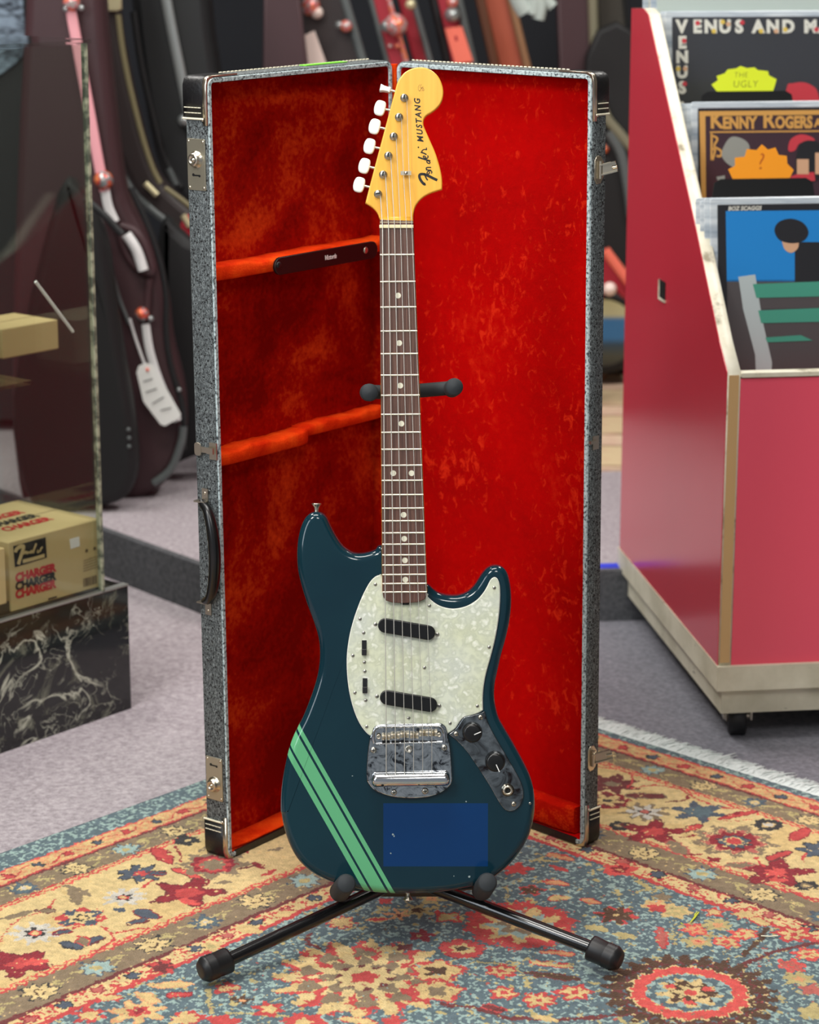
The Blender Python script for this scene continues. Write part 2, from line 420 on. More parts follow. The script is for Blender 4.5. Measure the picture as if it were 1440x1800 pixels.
# field with pale flecks and gold sprays
put((N3 + 0.6 * N7) > 0.30, 'lblue'); put((N4 > 0.62) & (N7 > -0.1), 'gold')
DL = PB - 0.012; DR = PA
D = np.minimum(DL, DR); isL = DL < DR; ALONG = np.where(isL, PA, PB - 0.0)
put(D < 0.398, 'red'); put(D < 0.390, 'yellow')
put((D < 0.390) & (N3 > 0.30), 'red')
put(D < 0.362, 'maroon'); put(D < 0.355, 'taupe'); put(D < 0.298, 'cream'); 
q = np.abs(D - 0.296 - 0.0016 * np.sin(ALONG * 420)) < 0.0024; put(q, 'red')
q = np.abs(D - 0.289 - 0.0022 * np.sin(ALONG * 300 + 1)) < 0.0018; put(q, 'coral')
main = D < 0.286; put(main & (D > 0.10), 'yellow'); put(main & (N5 > 0.2) & (D > 0.1), 'cream')
put(D < 0.105, 'cream'); q = np.abs(D - 0.103 - 0.0018 * np.sin(ALONG * 420)) < 0.002; put(q, 'coral')
put(np.abs(D - 0.096) < 0.0018, 'red'); put(D < 0.093, 'taupe'); put(D < 0.050, 'maroon'); put(D < 0.0455, 'red'); put(D < 0.042, 'orange')
put((D < 0.042) & (N3 > 0.05), 'cream'); put((D < 0.046) & (D > 0.01) & (np.abs(D - 0.026 - 0.008 * np.sin(ALONG * 92)) < 0.0013), 'red')
put(D < 0.009, 'coral'); put(D < np.where(isL, 0.006, 0.004), 'blue'); put((D < np.where(isL, 0.006, 0.004)) & ((N3 + N7) > 0.35), 'lblue')
# running vines in the two taupe bands
for dc, per in ((0.0715, 0.0885), (0.327, 0.0885)):
    for k, ph in ((0.010, 0.0), (0.012, 2.2)):
        q = (np.abs(D - dc - k * np.sin(ALONG * 2 * pi / per + ph)) < 0.0017) & (np.sin(ALONG * 2 * pi / per * 2 + ph * 2) > -0.35); put(q, 'gold')
    q = (np.abs(D - dc - 0.006 * np.sin(ALONG * 4 * pi / per + 1)) < 0.0035 + 0.002 * N3) & (np.cos(ALONG * 2 * pi / per * 2) < -0.55); put(q, 'gold')

def local(a, b, R):
    i0, i1 = max(int((a - R - a0) / CELL), 0), min(int((a + R - a0) / CELL) + 1, na)
    j0, j1 = max(int((b - R - b0) / CELL), 0), min(int((b + R - b0) / CELL) + 1, nb)
    if i1 <= i0 or j1 <= j0: return None
    sl = (slice(i0, i1), slice(j0, j1))
    da = GA[sl] + N1[sl] * 0.0026 + N6[sl] * .0016 - a; db = GB[sl] + N2[sl] * 0.0026 + N7[sl] * .0016 - b
    return sl, np.hypot(da, db), np.arctan2(db, da)
def star(a, b, R, col, n=0, k=0.25, ph=0.0, r0=0.0, jag=0.12, pw=1):
    L = local(a, b, R * 1.5)
    if L is None: return
    sl, r, t = L
    rr = R * (1 + k * np.cos(n * t + ph)) * (1 + jag * N3[sl]) if n else R * (1 + jag * N3[sl])
    put((r < rr) & (r > r0), col, sl)
def M_(px, hw): return hw * 2.95 / FPX
def at(px, py): return rab(px, py)
def flower(px, py, hw, cols, n=8, k=0.18, ph=0.0):
    """concentric lobed rings, outside first; cols = [(colour, fraction, lobes)]"""
    a, b = at(px, py); dep = on_z(px, py); R = hw * (dep.y * CP + CH * SP) / FPX
    for c in cols:
        star(a, b, R * c[1], c[0], c[2] if len(c) > 2 else n, c[3] if len(c) > 3 else k, ph)
def leaf(p, q, wpx, col, edge=None):
    a1_, b1_ = at(*p); a2_, b2_ = at(*q); m = ((a1_ + a2_) / 2, (b1_ + b2_) / 2); Lh = sqrt((a2_ - a1_) ** 2 + (b2_ - b1_) ** 2) / 2
    wv_ = wpx * 2.95 / FPX; L = local(m[0], m[1], Lh + wv_)
    if L is None: return
    sl, r, t = L; th = atan2(b2_ - b1_, a2_ - a1_); u = r * np.cos(t - th) / Lh; v = r * np.sin(t - th)
    wd = wv_ * np.clip(1 - u * u, 0, 1) ** 0.6 * (1 + 0.25 * N3[sl])
    if edge: put((np.abs(u) < 1.05) & (np.abs(v) < wd + 0.0028), edge, sl)
    put((np.abs(u) < 0.97) & (np.abs(v) < wd), col, sl)
def vine(pts, wpx, col):
    P = spline(pts, closed=False, k=10)
    for (x, y) in P:
        a, b = at(x, y); star(a, b, wpx * 2.95 / FPX, col, jag=0.3)
def blob(px, py, hw, c1='red', c2='cream', n=6):
    flower(px, py, hw, [(c1, 1.0, n, 0.18), (c2, 0.66, n, 0.3), (c1, 0.25, 0)], ph=px)
# small repeated flowers of the borders, on their own measured stations
CR = [('dark', 1.08), ('yellow', 0.92), ('brown', 0.42, 0), ('yellow', 0.3, 0)]; LB = [('slate', 1.06), ('lblue', 0.92), ('gold', 0.35, 0)]; BL = [('slate', 1.0), ('blue', 0.8), ('yellow', 0.42), ('white', 0.2, 0)]
def aflower(a, b, R, cols, n=8):
    for c in cols: star(a, b, R * c[1], c[0], c[2] if len(c) > 2 else n, 0.2, a * 40)
kinds = [CR, LB, CR, BL]
for i in range(-2, 14):
    a = 0.897 - 0.0885 * (i - 1) if True else 0
    if 0.0 < a < 1.6: aflower(a, 0.083 + 0.055 * (a - 0.7) + 0.002, 0.0175, [BL, CR, LB, CR][i % 4])
    a = 1.155 - 0.0888 * i
    if 0.36 < a < 1.6: aflower(a, 0.327 + 0.012 + 0.055 * (a - 0.7), 0.0195, [CR, LB, CR, BL][i % 4])
    b = 0.396 + 0.0935 * (i - 3)
    if b > 0.09: aflower(0.070, b, 0.0165, [LB, CR, BL, CR][(i + 1) % 4])
    b = 0.593 + 0.0975 * (i - 3)
    if b > 0.40: aflower(0.328, b, 0.0185, [CR, LB, CR, BL][(i + 1) % 4])
for i in range(-10, 24):
    a = 0.923 - 0.0518 * i
    if 0.03 < a < 1.6: aflower(a, 0.038 + 0.055 * (a - 0.7), 0.0085, [('dark' if i % 2 == 0 else 'dred', 1.0), ('slate' if i % 2 == 0 else 'red', 0.7)], 5)
    a = 1.155 - 0.0518 * i
    if 0.4 < a < 1.6: aflower(a, 0.387 + 0.055 * (a - 0.7), 0.010, [('dark' if i % 2 == 0 else 'dred', 1.0), ('slate' if i % 2 == 0 else 'rose', 0.75)], 5)
    b = 0.478 + 0.0585 * (i - 3)
    if b > 0.05: aflower(0.026, b, 0.0095, [('dark' if i % 2 else 'dred', 1.0), ('slate' if i % 2 else 'red', 0.7)], 5)
    b = 0.651 + 0.0605 * (i - 3)
    if b > 0.42: aflower(0.371, b, 0.0105, [('dark' if i % 2 else 'dred', 1.0), ('slate' if i % 2 else 'rose', 0.75)], 5)
# main border, left side
vine([(0, 1655), (30, 1618), (80, 1600), (95, 1580)], 3, 'red'); vine([(180, 1630), (200, 1640), (230, 1634), (262, 1631)], 3, 'red'); vine([(196, 1640), (196, 1655), (170, 1672)], 3, 'red')
vine([(250, 1560), (262, 1552), (268, 1545)], 3, 'red'); vine([(318, 1515), (318, 1503), (308, 1490)], 3, 'dred'); vine([(355, 1560), (368, 1548), (372, 1538), (400, 1525)], 3, 'dred')
leaf((0, 1617), (60, 1600), 9, 'taupe'); leaf((60, 1600), (100, 1602), 6, 'taupe', 'maroon')
flower(247, 1535, 36, [('dark', 1.0, 7, 0.28), ('slate', 0.86, 7, 0.3), ('red', 0.3, 5)], ph=1); leaf((206, 1534), (222, 1538), 5, 'dark'); leaf((262, 1535), (290, 1537), 6, 'slate', 'dred')
leaf((272, 1490), (303, 1518), 14, 'red', 'dred'); leaf((304, 1526), (354, 1545), 9, 'coral', 'maroon')
flower(328, 1477, 21, [('dark', 1.0, 6, 0.2), ('yellow', 0.3, 0)]); leaf((345, 1498), (372, 1486), 8, 'taupe'); leaf((338, 1522), (368, 1530), 7, 'taupe')
flower(375, 1520, 55, [('taupe', 1.0, 8, 0.18), ('dred', 0.72, 8, 0.1), ('red', 0.55, 8), ('taupe', 0.4)])
flower(330, 1569, 50, [('maroon', 1.03, 5, 0.36), ('dred', 0.92, 5, 0.36), ('red', 0.45, 5)], ph=0.6); leaf((315, 1580), (350, 1590), 12, 'coral')
leaf((110, 1556), (160, 1575), 12, 'taupe', 'yellow'); leaf((125, 1560), (140, 1592), 12, 'taupe')
flower(219, 1577, 33, [('white', 1.0, 9, 0.28), ('dark', 0.42, 6, 0.3), ('red', 0.3, 0), ('cream', 0.18, 0)]); leaf((203, 1598), (220, 1600), 8, 'slate')
flower(142, 1613, 42, [('red', 1.0, 8, 0.12), ('slate', 0.78, 4, 0.35), ('yellow', 0.55, 6, 0.2), ('dark', 0.28, 6), ('cream', 0.16, 0)])
flower(61, 1640, 38, [('white', 1.0, 9, 0.28), ('dark', 0.45, 6, 0.3), ('coral', 0.3, 0), ('cream', 0.18, 0)]); leaf((92, 1642), (128, 1636), 7, 'slate', 'dred')
leaf((235, 1600), (278, 1614), 13, 'slate', 'dred'); leaf((222, 1624), (262, 1616), 8, 'slate', 'maroon')
leaf((105, 1655), (145, 1668), 10, 'slate', 'dark'); leaf((150, 1662), (180, 1646), 8, 'slate', 'maroon'); leaf((140, 1645), (152, 1662), 9, 'taupe', 'red')
flower(32, 1694, 48, [('maroon', 1.02, 5, 0.3), ('dred', 0.94, 5, 0.3), ('red', 0.4, 4)], ph=2.2); leaf((40, 1695), (86, 1688), 12, 'coral')
leaf((375, 1552), (410, 1550), 6, 'taupe'); leaf((462, 1540), (485, 1528), 7, 'red'); leaf((390, 1475), (430, 1500), 10, 'taupe', 'dred'); leaf((445, 1515), (465, 1528), 9, 'dred')
leaf((470, 1495), (500, 1490), 7, 'taupe'); leaf((420, 1528), (455, 1520), 6, 'maroon')
# main border, right side
flower(1076, 1378, 40, [('maroon', 1.0, 7, 0.3), ('taupe', 0.35, 5)]); flower(1066, 1407, 40, [('dred', 1.0, 8, 0.1), ('maroon', 0.72), ('cream', 0.55, 6, 0.4), ('dark', 0.2, 0)])
leaf((1100, 1398), (1170, 1400), 15, 'maroon', 'taupe'); vine([(1046, 1348), (1080, 1352), (1108, 1360), (1112, 1372), (1104, 1384)], 3, 'red')
vine([(1112, 1386), (1150, 1380), (1190, 1386), (1210, 1395), (1240, 1410), (1275, 1420), (1300, 1421)], 3, 'red'); vine([(1210, 1395), (1206, 1405), (1180, 1410)], 3, 'dred')
flower(1134, 1427, 35, [('taupe', 1.0, 9, 0.3), ('white', 0.7, 7, 0.35), ('dark', 0.3, 5), ('rose', 0.2, 0)]); flower(1229, 1427, 38, [('slate', 1.0, 6, 0.36), ('blue', 0.6)], ph=1.0)
leaf((1172, 1410), (1206, 1408), 5, 'maroon'); leaf((1262, 1440), (1330, 1426), 7, 'red', 'dred'); vine([(1245, 1440), (1290, 1443), (1320, 1441)], 2, 'red')
flower(1090, 1452, 20, [('dark', 1.0, 6, 0.15), ('taupe', 0.42, 0), ('cream', 0.25, 0)]); flower(1150, 1462, 46, [('maroon', 1.0, 5, 0.34), ('dred', 0.9, 5, 0.34), ('red', 0.4)], ph=0.3)
leaf((1202, 1462), (1234, 1448), 9, 'red', 'maroon'); vine([(1165, 1470), (1200, 1472), (1222, 1468)], 2, 'dred')
flower(1290, 1479, 66, [('taupe', 1.0, 9, 0.16), ('yellow', 0.80, 9, 0.14), ('rose', 0.76, 9, 0.16), ('dred', 0.66, 12, 0.07), ('dark', 0.44, 10, 0.1), ('slate', 0.40, 10, 0.1), ('cream', 0.26, 8), ('red', 0.2, 0)])
flower(1351, 1450, 27, [('dark', 1.0, 9, 0.1), ('cream', 0.42, 5), ('white', 0.3, 0)]); leaf((1392, 1478), (1420, 1455), 14, 'red', 'dred'); flower(1440, 1494, 34, [('dark', 1.0, 7, 0.2), ('slate', 0.9, 7, 0.2)])
flower(1365, 1534, 52, [('maroon', 1.0, 5, 0.34), ('dred', 0.92, 5, 0.34), ('coral', 0.4)], ph=0.3); leaf((1352, 1546), (1384, 1548), 9, 'coral'); leaf((1350, 1512), (1388, 1496), 10, 'red', 'maroon')
flower(1418, 1557, 22, [('dark', 1.0, 8, 0.1), ('taupe', 0.55, 0), ('cream', 0.25, 0)]); leaf((1176, 1478), (1206, 1502), 15, 'taupe', 'rose'); leaf((1198, 1502), (1238, 1502), 4, 'dred')
flower(1254, 1511, 11, [('dred', 1.0, 4, 0.2)]); leaf((1275, 1522), (1330, 1520), 9, 'taupe', 'rose'); vine([(1370, 1552), (1400, 1572), (1440, 1582)], 3, 'red'); vine([(1330, 1508), (1340, 1522)], 4, 'red')
vine([(1415, 1500), (1412, 1515)], 3, 'red')
# field: vines first
vine([(1440, 1658), (1380, 1668), (1330, 1686), (1300, 1700)], 6, 'maroon'); vine([(1346, 1632), (1335, 1652), (1305, 1680)], 6, 'brown'); vine([(780, 1765), (850, 1775), (900, 1790), (1000, 1792), (1080, 1785), (1130, 1780)], 6, 'maroon')
vine([(545, 1640), (540, 1655), (560, 1668)], 5, 'maroon'); vine([(840, 1690), (905, 1700), (930, 1735)], 4, 'gold'); vine([(1160, 1560), (1185, 1600), (1186, 1660)], 3, 'gold'); vine([(1060, 1520), (1110, 1540), (1160, 1562)], 3, 'gold')
vine([(890, 1560), (893, 1590)], 3, 'gold'); vine([(1085, 1565), (1095, 1590)], 3, 'gold'); vine([(560, 1790), (480, 1785), (400, 1780)], 4, 'gold'); vine([(365, 1740), (372, 1780)], 5, 'gold')
# big palmette
pa, pb = at(641, 1718); Rm = 150 * 2.78 / FPX
for c, f, nn, kk, ph in (('red', 1.0, 16, .09, 0), ('cream', 0.93, 16, .22, .8), ('red', 0.74, 8, .24, 0), ('yellow', 0.60, 16, .2, .5), ('taupe', 0.46, 8, .22, 0), ('maroon', .335, 8, .1, 0), ('yellow', 0.32, 10, .16, 0), ('red', 0.16, 5, .2, 0)):
    star(pa, pb, Rm * f, c, nn, kk, ph, jag=0.07)
for i in range(10):
    t = 2 * pi * i / 10 + 0.2; star(pa + Rm * 0.70 * cos(t), pb + Rm * 0.70 * sin(t), Rm * 0.13, 'taupe', 3, .2, jag=.2); star(pa + Rm * 0.86 * cos(t + .3), pb + Rm * 0.86 * sin(t + .3), Rm * 0.10, 'yellow', 4, .2, jag=.3)
# big medallion bottom right
pa, pb = at(1212, 1745); Rm = 168 * 2.72 / FPX
for i in range(26):
    t = 2 * pi * i / 26
    for rr, ww, cc in ((0.80, 0.105, 'maroon'), (0.82, 0.085, 'brown'), (0.93, 0.06, 'brown')):
        star(pa + Rm * rr * cos(t), pb + Rm * rr * sin(t), Rm * ww, cc, 0, jag=.25)
    star(pa + Rm * 0.84 * cos(t + .12), pb + Rm * 0.84 * sin(t + .12), Rm * 0.026, 'yellow', jag=.4)
for c, f, nn, kk in (('brown', 0.72, 0, 0), ('yellow', 0.665, 20, .04), ('coral', 0.64, 20, .03), ('yellow', .475, 0, 0), ('lblue', .465, 0, 0), ('blue', .44, 12, .06), ('lblue', 0.35, 14, .1), ('cream', 0.31, 9, .2), ('brown', 0.24, 8, .3), ('yellow', 0.14, 6, .3), ('coral', 0.07, 0, 0)):
    star(pa, pb, Rm * f, c, nn, kk, jag=0.05)
for i in range(9):
    t = 2 * pi * i / 9; star(pa + Rm * 0.24 * cos(t), pb + Rm * 0.24 * sin(t), Rm * 0.055, ['brown', 'coral', 'yellow'][i % 3], 4, .3, jag=.4)
# red ring flower
flower(915, 1626, 98, [('red', 1.0, 10, .06), ('cream', 0.66, 9, .22), ('lblue', 0.50, 8, .2), ('taupe', 0.36, 6, .2), ('cream', 0.2, 5)])
flower(813, 1668, 41, [('dred', 1.0, 0), ('red', 0.96, 0), ('cream', 0.5, 7, .2), ('brown', 0.25, 5)])
flower(768, 1707, 44, [('red', 1.0, 5, .12), ('cream', 0.84, 5, .16), ('brown', 0.4, 4, .3)]); flower(768, 1742, 44, [('red', 1.0, 5, .12), ('cream', 0.84, 5, .16), ('taupe', 0.4, 4, .3)])
flower(1084, 1609, 32, [('red', 1.0, 6, .25), ('brown', 0.92, 7, .3), ('cream', 0.15, 0)]); leaf((1025, 1628), (1072, 1636), 11, 'gold'); leaf((1075, 1640), (1124, 1650), 12, 'gold')
flower(934, 1565, 20, [('red', 1.0, 5, .3), ('brown', 0.8, 5, .3)]); leaf((955, 1548), (1003, 1555), 7, 'orange', 'red'); leaf((962, 1580), (1002, 1578), 9, 'cream', 'red'); leaf((1020, 1580), (1058, 1588), 9, 'orange', 'red')
flower(787, 1612, 24, [('red', 1.0, 4, .25), ('gold', 0.7, 4, .3)]); blob(882, 1707, 26); leaf((930, 1690), (1008, 1700), 8, 'cream', 'red'); leaf((950, 1672), (1010, 1678), 8, 'orange', 'red'); leaf((925, 1710), (1020, 1722), 9, 'brown', 'maroon')
blob(886, 1745, 24); blob(948, 1758, 32, 'red', 'cream', 7); blob(1010, 1744, 30); leaf((850, 1768), (888, 1778), 9, 'maroon', 'red'); leaf((932, 1786), (985, 1795), 10, 'cream'); 
blob(1154, 1592, 26, 'cream', 'orange'); blob(1188, 1601, 28, 'cream', 'gold'); star(*at(1156, 1596), 0.012, 'red', 4, .2); blob(1223, 1634, 24, 'coral', 'orange'); flower(1262, 1626, 24, [('gold', 1.0, 8, .2), ('orange', 0.45, 4)])
blob(1308, 1642, 24, 'coral', 'cream'); flower(1226, 1655, 24, [('gold', 1.0, 7, .2), ('orange', 0.5, 5), ('red', .2, 0)]); blob(1277, 1656, 24, 'coral', 'cream'); flower(1312, 1608, 22, [('red', 1.0, 6, .3), ('cream', 0.8, 6, .3)]); leaf((1320, 1612), (1350, 1626), 11, 'cream', 'red')
leaf((1160, 1630), (1168, 1665), 6, 'rose', 'red'); flower(1256, 1603, 17, [('red', 1.0, 5, .3), ('cream', 0.6, 5)]); flower(1395, 1642, 32, [('red', 1.0, 6, .2), ('cream', 0.6, 6, .35), ('red', .25, 4)])
blob(1420, 1677, 26, 'coral', 'cream'); blob(1392, 1698, 26, 'coral', 'rose'); flower(1404, 1720, 26, [('gold', 1.0, 7, .2), ('orange', 0.4, 5)]); flower(1430, 1740, 22, [('rose', 1.0, 5, .3)]); flower(1090, 1528, 30, [('coral', 1.0, 5, .15), ('dred', 0.5, 5, .25), ('orange', .2, 0)])
flower(1435, 1780, 30, [('gold', 1.0, 5, .2)])
flower(1165, 1577, 17, [('taupe', 1.0, 5, .25)]); leaf((1120, 1548), (1150, 1566), 7, 'gold'); leaf((965, 1520), (1000, 1532), 7, 'red'); flower(910, 1528, 22, [('red', 1.0, 5, .3)]); leaf((960, 1500), (1010, 1512), 9, 'orange', 'red')
# left and middle of the field
flower(677, 1584, 13, [('red', 1.0, 4, .2)]); flower(599, 1622, 25, [('red', 1.0, 8, .2), ('cream', 0.8, 8, .2)]); leaf((646, 1618), (682, 1614), 8, 'red', 'cream'); flower(741, 1645, 20, [('dred', 1.0, 5, .3), ('gold', .3, 0)])
leaf((415, 1628), (462, 1640), 14, 'cream'); leaf((480, 1610), (520, 1602), 12, 'cream', 'red'); flower(397, 1737, 22, [('red', 1.0, 5, .3), ('cream', 0.5, 5)]); flower(474, 1774, 26, [('red', 1.0, 6, .25), ('cream', 0.55, 5)]); flower(424, 1758, 16, [('brown', 1.0, 5, .3), ('orange', .4, 0)])
flower(533, 1797, 36, [('red', 1.0, 6, .15), ('cream', .4, 5)]); flower(392, 1797, 28, [('red', 1.0, 5, .2)]); leaf((260, 1732), (340, 1730), 9, 'cream', 'orange'); leaf((292, 1750), (338, 1748), 8, 'red', 'dred'); flower(243, 1778, 42, [('orange', 1.0, 7, .3), ('cream', .85, 7, .3), ('red', .45, 6, .2), ('dred', .25, 0)])
flower(285, 1700, 26, [('red', 1.0, 5, .3), ('maroon', .75, 6, .3)]); leaf((240, 1745), (278, 1762), 10, 'cream', 'orange'); blob(330, 1790, 26); flower(372, 1664, 18, [('cream', 1.0, 6, .2), ('gold', .5, 0)]); leaf((395, 1738), (420, 1734), 8, 'cream', 'red')
flower(155, 1785, 26, [('red', 1.0, 6, .3), ('cream', .6, 6)]); leaf((170, 1755), (215, 1752), 9, 'cream', 'red'); flower(320, 1792, 22, [('cream', 1.0, 5, .3)]); flower(712, 1665, 14, [('maroon', 1.0, 4, .3)]); flower(735, 1600, 26, [('gold', 1.0, 7, .35), ('brown', .45, 5)])
flower(700, 1608, 18, [('orange', 1.0, 6, .4), ('maroon', .4, 4)]); flower(760, 1580, 20, [('gold', 1.0, 6, .4), ('orange', .5, 4)]); leaf((600, 1790), (660, 1798), 9, 'cream', 'red'); flower(690, 1795, 20, [('red', 1.0, 5, .3)])
# beyond the picture the field goes on with scattered blossoms
r2 = random.Random(5)
for i in range(90):
    a, b = r2.uniform(0.5, 1.55), r2.uniform(0.5, 1.48)
    p = Vector((RC.x, RC.y, 0)) + EA * a + EB * b
    if min(a, b) < 0.44: continue
    d = (p - EYE); dep = d.y * CP - d.z * SP; u_ = d.y * SP + d.z * CP
    if 900 - FPX * u_ / dep < 1830 and abs(d.x * FPX / dep) < 760: continue
    R = r2.uniform(0.012, 0.035); cs = r2.choice([('red', 'cream'), ('orange', 'cream'), ('gold', 'red'), ('brown', 'gold')])
    star(a, b, R, cs[0], 7, .2); star(a, b, R * .6, cs[1], 7, .2)
fld = D > 0.40
put(fld & (N6 * .7 + N3 * .5 > 0.80), 'gold'); put(fld & (N7 * .8 - N3 * .5 > 0.92), 'taupe'); put(fld & (N4 * .5 + N7 * .8 > 0.98), 'lblue'); put(fld & (N1 * .5 - N6 * .8 > 0.98), 'rose'); put((~fld) & (D > .05) & (N6 - N3 > 1.25), 'cream')
IMG *= 0.93 * (1 + 0.16 * N6 + 0.12 * (rng.random((na, nb)) - 0.5))[..., None]
IMG = np.clip(IMG, 0, 1)
edgeb = -0.030 + 0.055 * (ga - 0.7) + 0.012 - 0.012      # the left edge is not quite straight
me = bpy.data.meshes.new('pile')
co = np.zeros((na, nb, 3)); GBc = np.maximum(GB, (edgeb[:, None]) + 0 * GB)
co[..., 0] = RC.x + EA.x * GA + EB.x * GBc; co[..., 1] = RC.y + EA.y * GA + EB.y * GBc; co[..., 2] = N3 * 0.0004
idx = np.arange(na * nb).reshape(na, nb)
jst = np.searchsorted(gb, edgeb.min()) - 1
sub = idx[:, jst:]
F = np.stack([sub[:-1, :-1], sub[1:, :-1], sub[1:, 1:], sub[:-1, 1:]], -1).reshape(-1, 4)
me.vertices.add(na * nb); me.vertices.foreach_set('co', co.reshape(-1)); me.loops.add(F.size); me.loops.foreach_set('vertex_index', F.reshape(-1))
me.polygons.add(len(F)); me.polygons.foreach_set('loop_start', np.arange(len(F)) * 4); me.polygons.foreach_set('loop_total', np.full(len(F), 4)); me.update(calc_edges=True)
ca = me.color_attributes.new('pattern', 'FLOAT_COLOR', 'POINT')
buf = np.ones((na * nb, 4)); buf[:, :3] = IMG.reshape(-1, 3); ca.data.foreach_set('color', buf.reshape(-1))
m = mat('knotted_wool', (200, 180, 140), 0.95, spec=0.05, sheen=0.15); n = NT(m)
at_ = n.new('ShaderNodeVertexColor'); at_.layer_name = 'pattern'
fib = n.noise(n.coord(), 900, 2); n.color(n.mix(0.25, at_.outputs[0], n.mix(1.0, at_.outputs[0], n.ramp(fib, [(0.3, (120, 120, 120)), (0.7, (255, 255, 255))]), 'MULTIPLY')))
n.bump(n.noise(n.coord(), 380, 3), 0.7, 0.003)
me.materials.append(m)
rug = empty('rug', loc=(RC.x + EA.x * 0.8 + EB.x * 0.7, RC.y + EA.y * 0.8 + EB.y * 0.7, FZ)); tag(rug, 'large floral patterned wool rug with a white fringe, under the guitar stand', 'rug')
inv = Matrix.Translation(-rug.location)
po = bpy.data.objects.new('pile', me); COL.objects.link(po); me.transform(inv); po.parent = rug
def abp(a, b, z=0.0): return RC + EA * a + EB * b + Vector((0, 0, z))
W['backing'] = mat('rug_backing', (96, 104, 106), 0.9)
bk = MB(); e0 = lambda a: -0.030 + 0.055 * (a - 0.7)
ring = [abp(a0, e0(a0)), abp(a1 - .01, e0(a1)), abp(a1 - .01, b1 - .01), abp(a0, b1 - .01)]
bk.add([Vector((p.x, p.y, FZ)) for p in ring] + [Vector((p.x, p.y, -0.0006)) for p in ring], [(0, 1, 5, 4), (1, 2, 6, 5), (2, 3, 7, 6), (3, 0, 4, 7), (4, 5, 6, 7)]); bk.xf(inv).build('backing', W['backing'], rug)
# fringe: knotted white cotton ends at the far right edge
fr = MB(); W['cotton'] = mat('white_cotton', (226, 234, 232), 0.9); rf = random.Random(3)
b = -0.04
while b < 1.5:
    L = rf.uniform(0.040, 0.056) * (1.25 if rf.random() < 0.04 else 1); sk = rf.uniform(-0.010, 0.012); z = rf.uniform(0, 0.003)
    P = [abp(a0 + 0.001, b, -0.001), abp(a0 - L * 0.35, b + sk * .3, -0.0015 + z), abp(a0 - L * 0.7, b + sk * .8, FZ + 0.003 + z * .6), abp(a0 - L, b + sk * 1.4 + rf.uniform(-.003, .003), FZ + 0.0015)]
    fr.tube([inv @ p for p in P], [0.0011, 0.0012, 0.001, 0.0006], 4, cap=False); b += 0.00125
fo = fr.build('fringe', W['cotton'], rug); fo['kind'] = 'stuff'
sel = MB(); sel.add([inv @ abp(a0 + .001, -0.06, -.0012), inv @ abp(a0 + .001, 1.49, -.0012), inv @ abp(a0 - .045, 1.49, FZ + .0018), inv @ abp(a0 - .045, -0.06, FZ + .0018)], [(0, 1, 2, 3)])
sel.build('fringe_web', W['cotton'], rug)
# ---------------- the guitar ----------------
LEAN = radians(12)
GO = on_y(717, 1568, 2.696)
G = Frame(GO, (1, 0, 0), (0, sin(LEAN), cos(LEAN)), (0, -cos(LEAN), sin(LEAN)))
guitar = empty('electric_guitar', G.M); tag(guitar, 'dark teal electric guitar with pale green racing stripes leaning on a black stand', 'guitar')
def z3(L, n=0.0): return [G.uv(480 + x / 3, 860 + y / 3, n) for x, y in L]
def z4(L, n=0.0): return [G.uv(480 + x / 3, 1240 + y / 3, n) for x, y in L]
def z1(L, n=0.0): return [G.uv(600 + x / 5, 100 + y / 5, n) for x, y in L]
def z6(L, n=0.0): return [G.uv(600 + x / 6, 1240 + y / 6, n) for x, y in L]
def z8(L, n=0.0): return [G.uv(780 + x / 8.47, 1240 + y / 8.47, n) for x, y in L]
# body with painted stripes
up = [(700, 300), (568, 295), (540, 318), (500, 332), (460, 338), (420, 332), (380, 308), (350, 275), (320, 225), (300, 185), (283, 148), (262, 127), (235, 118), (206, 122), (180, 140), (160, 170), (142, 220), (130, 290), (128, 370),
      (135, 440), (155, 520), (180, 600), (206, 670), (230, 740), (244, 800), (248, 860), (245, 920), (235, 980), (215, 1050), (190, 1120), (160, 1195), (130, 1255), (104, 1310), (84, 1370), (70, 1430), (58, 1490), (49, 1550), (43, 1620), (42, 1690)]
lo = [(46, 570), (57, 632), (77, 700), (107, 768), (150, 828), (210, 878), (275, 912), (340, 936), (400, 953), (450, 966), (520, 979), (620, 987), (720, 988), (820, 985), (900, 978), (980, 965), (1060, 947), (1140, 915), (1210, 869), (1270, 809),
      (1320, 740), (1352, 675), (1371, 605), (1379, 540), (1378, 480), (1369, 420), (1350, 358), (1320, 296), (1286, 232), (1252, 172), (1220, 118), (1190, 62)]
up2 = [(1173, 1140), (1166, 1085), (1169, 1025), (1180, 970), (1200, 880), (1225, 790), (1245, 700), (1255, 620), (1256, 555), (1249, 490), (1235, 440), (1213, 412), (1185, 400), (1155, 402), (1127, 417), (1102, 445), (1080, 480), (1055, 515),
       (1020, 543), (980, 556), (930, 557), (880, 546), (845, 524), (820, 500), (770, 470)]
BODY = spline(z3(up, -.012) + z4(lo, -.012) + z3(up2, -.012), k=4)
m = mat('teal_lacquer', (16, 46, 58), 0.12, spec=0.35, coat=0.25, coat_r=0.03); n = NT(m); W['body'] = m
v = n.coord(); sx = n.new('ShaderNodeSeparateXYZ'); n.link(v, sx.inputs[0])
pA = G.uv(525, 1271.7, 0); pB = G.uv(693.3, 1568.3, 0); dx, dy = pB[0] - pA[0], pB[1] - pA[1]; q = sqrt(dx * dx + dy * dy); nx, ny = dy / q, -dx / q
if nx < 0: nx, ny = -nx, -ny
off = pA[0] * nx + pA[1] * ny
dist = n.math('SUBTRACT', off, n.math('ADD', n.math('MULTIPLY', sx.outputs[0], nx), n.math('MULTIPLY', sx.outputs[1], ny)))   # 0 at the outer right edge, growing to the left
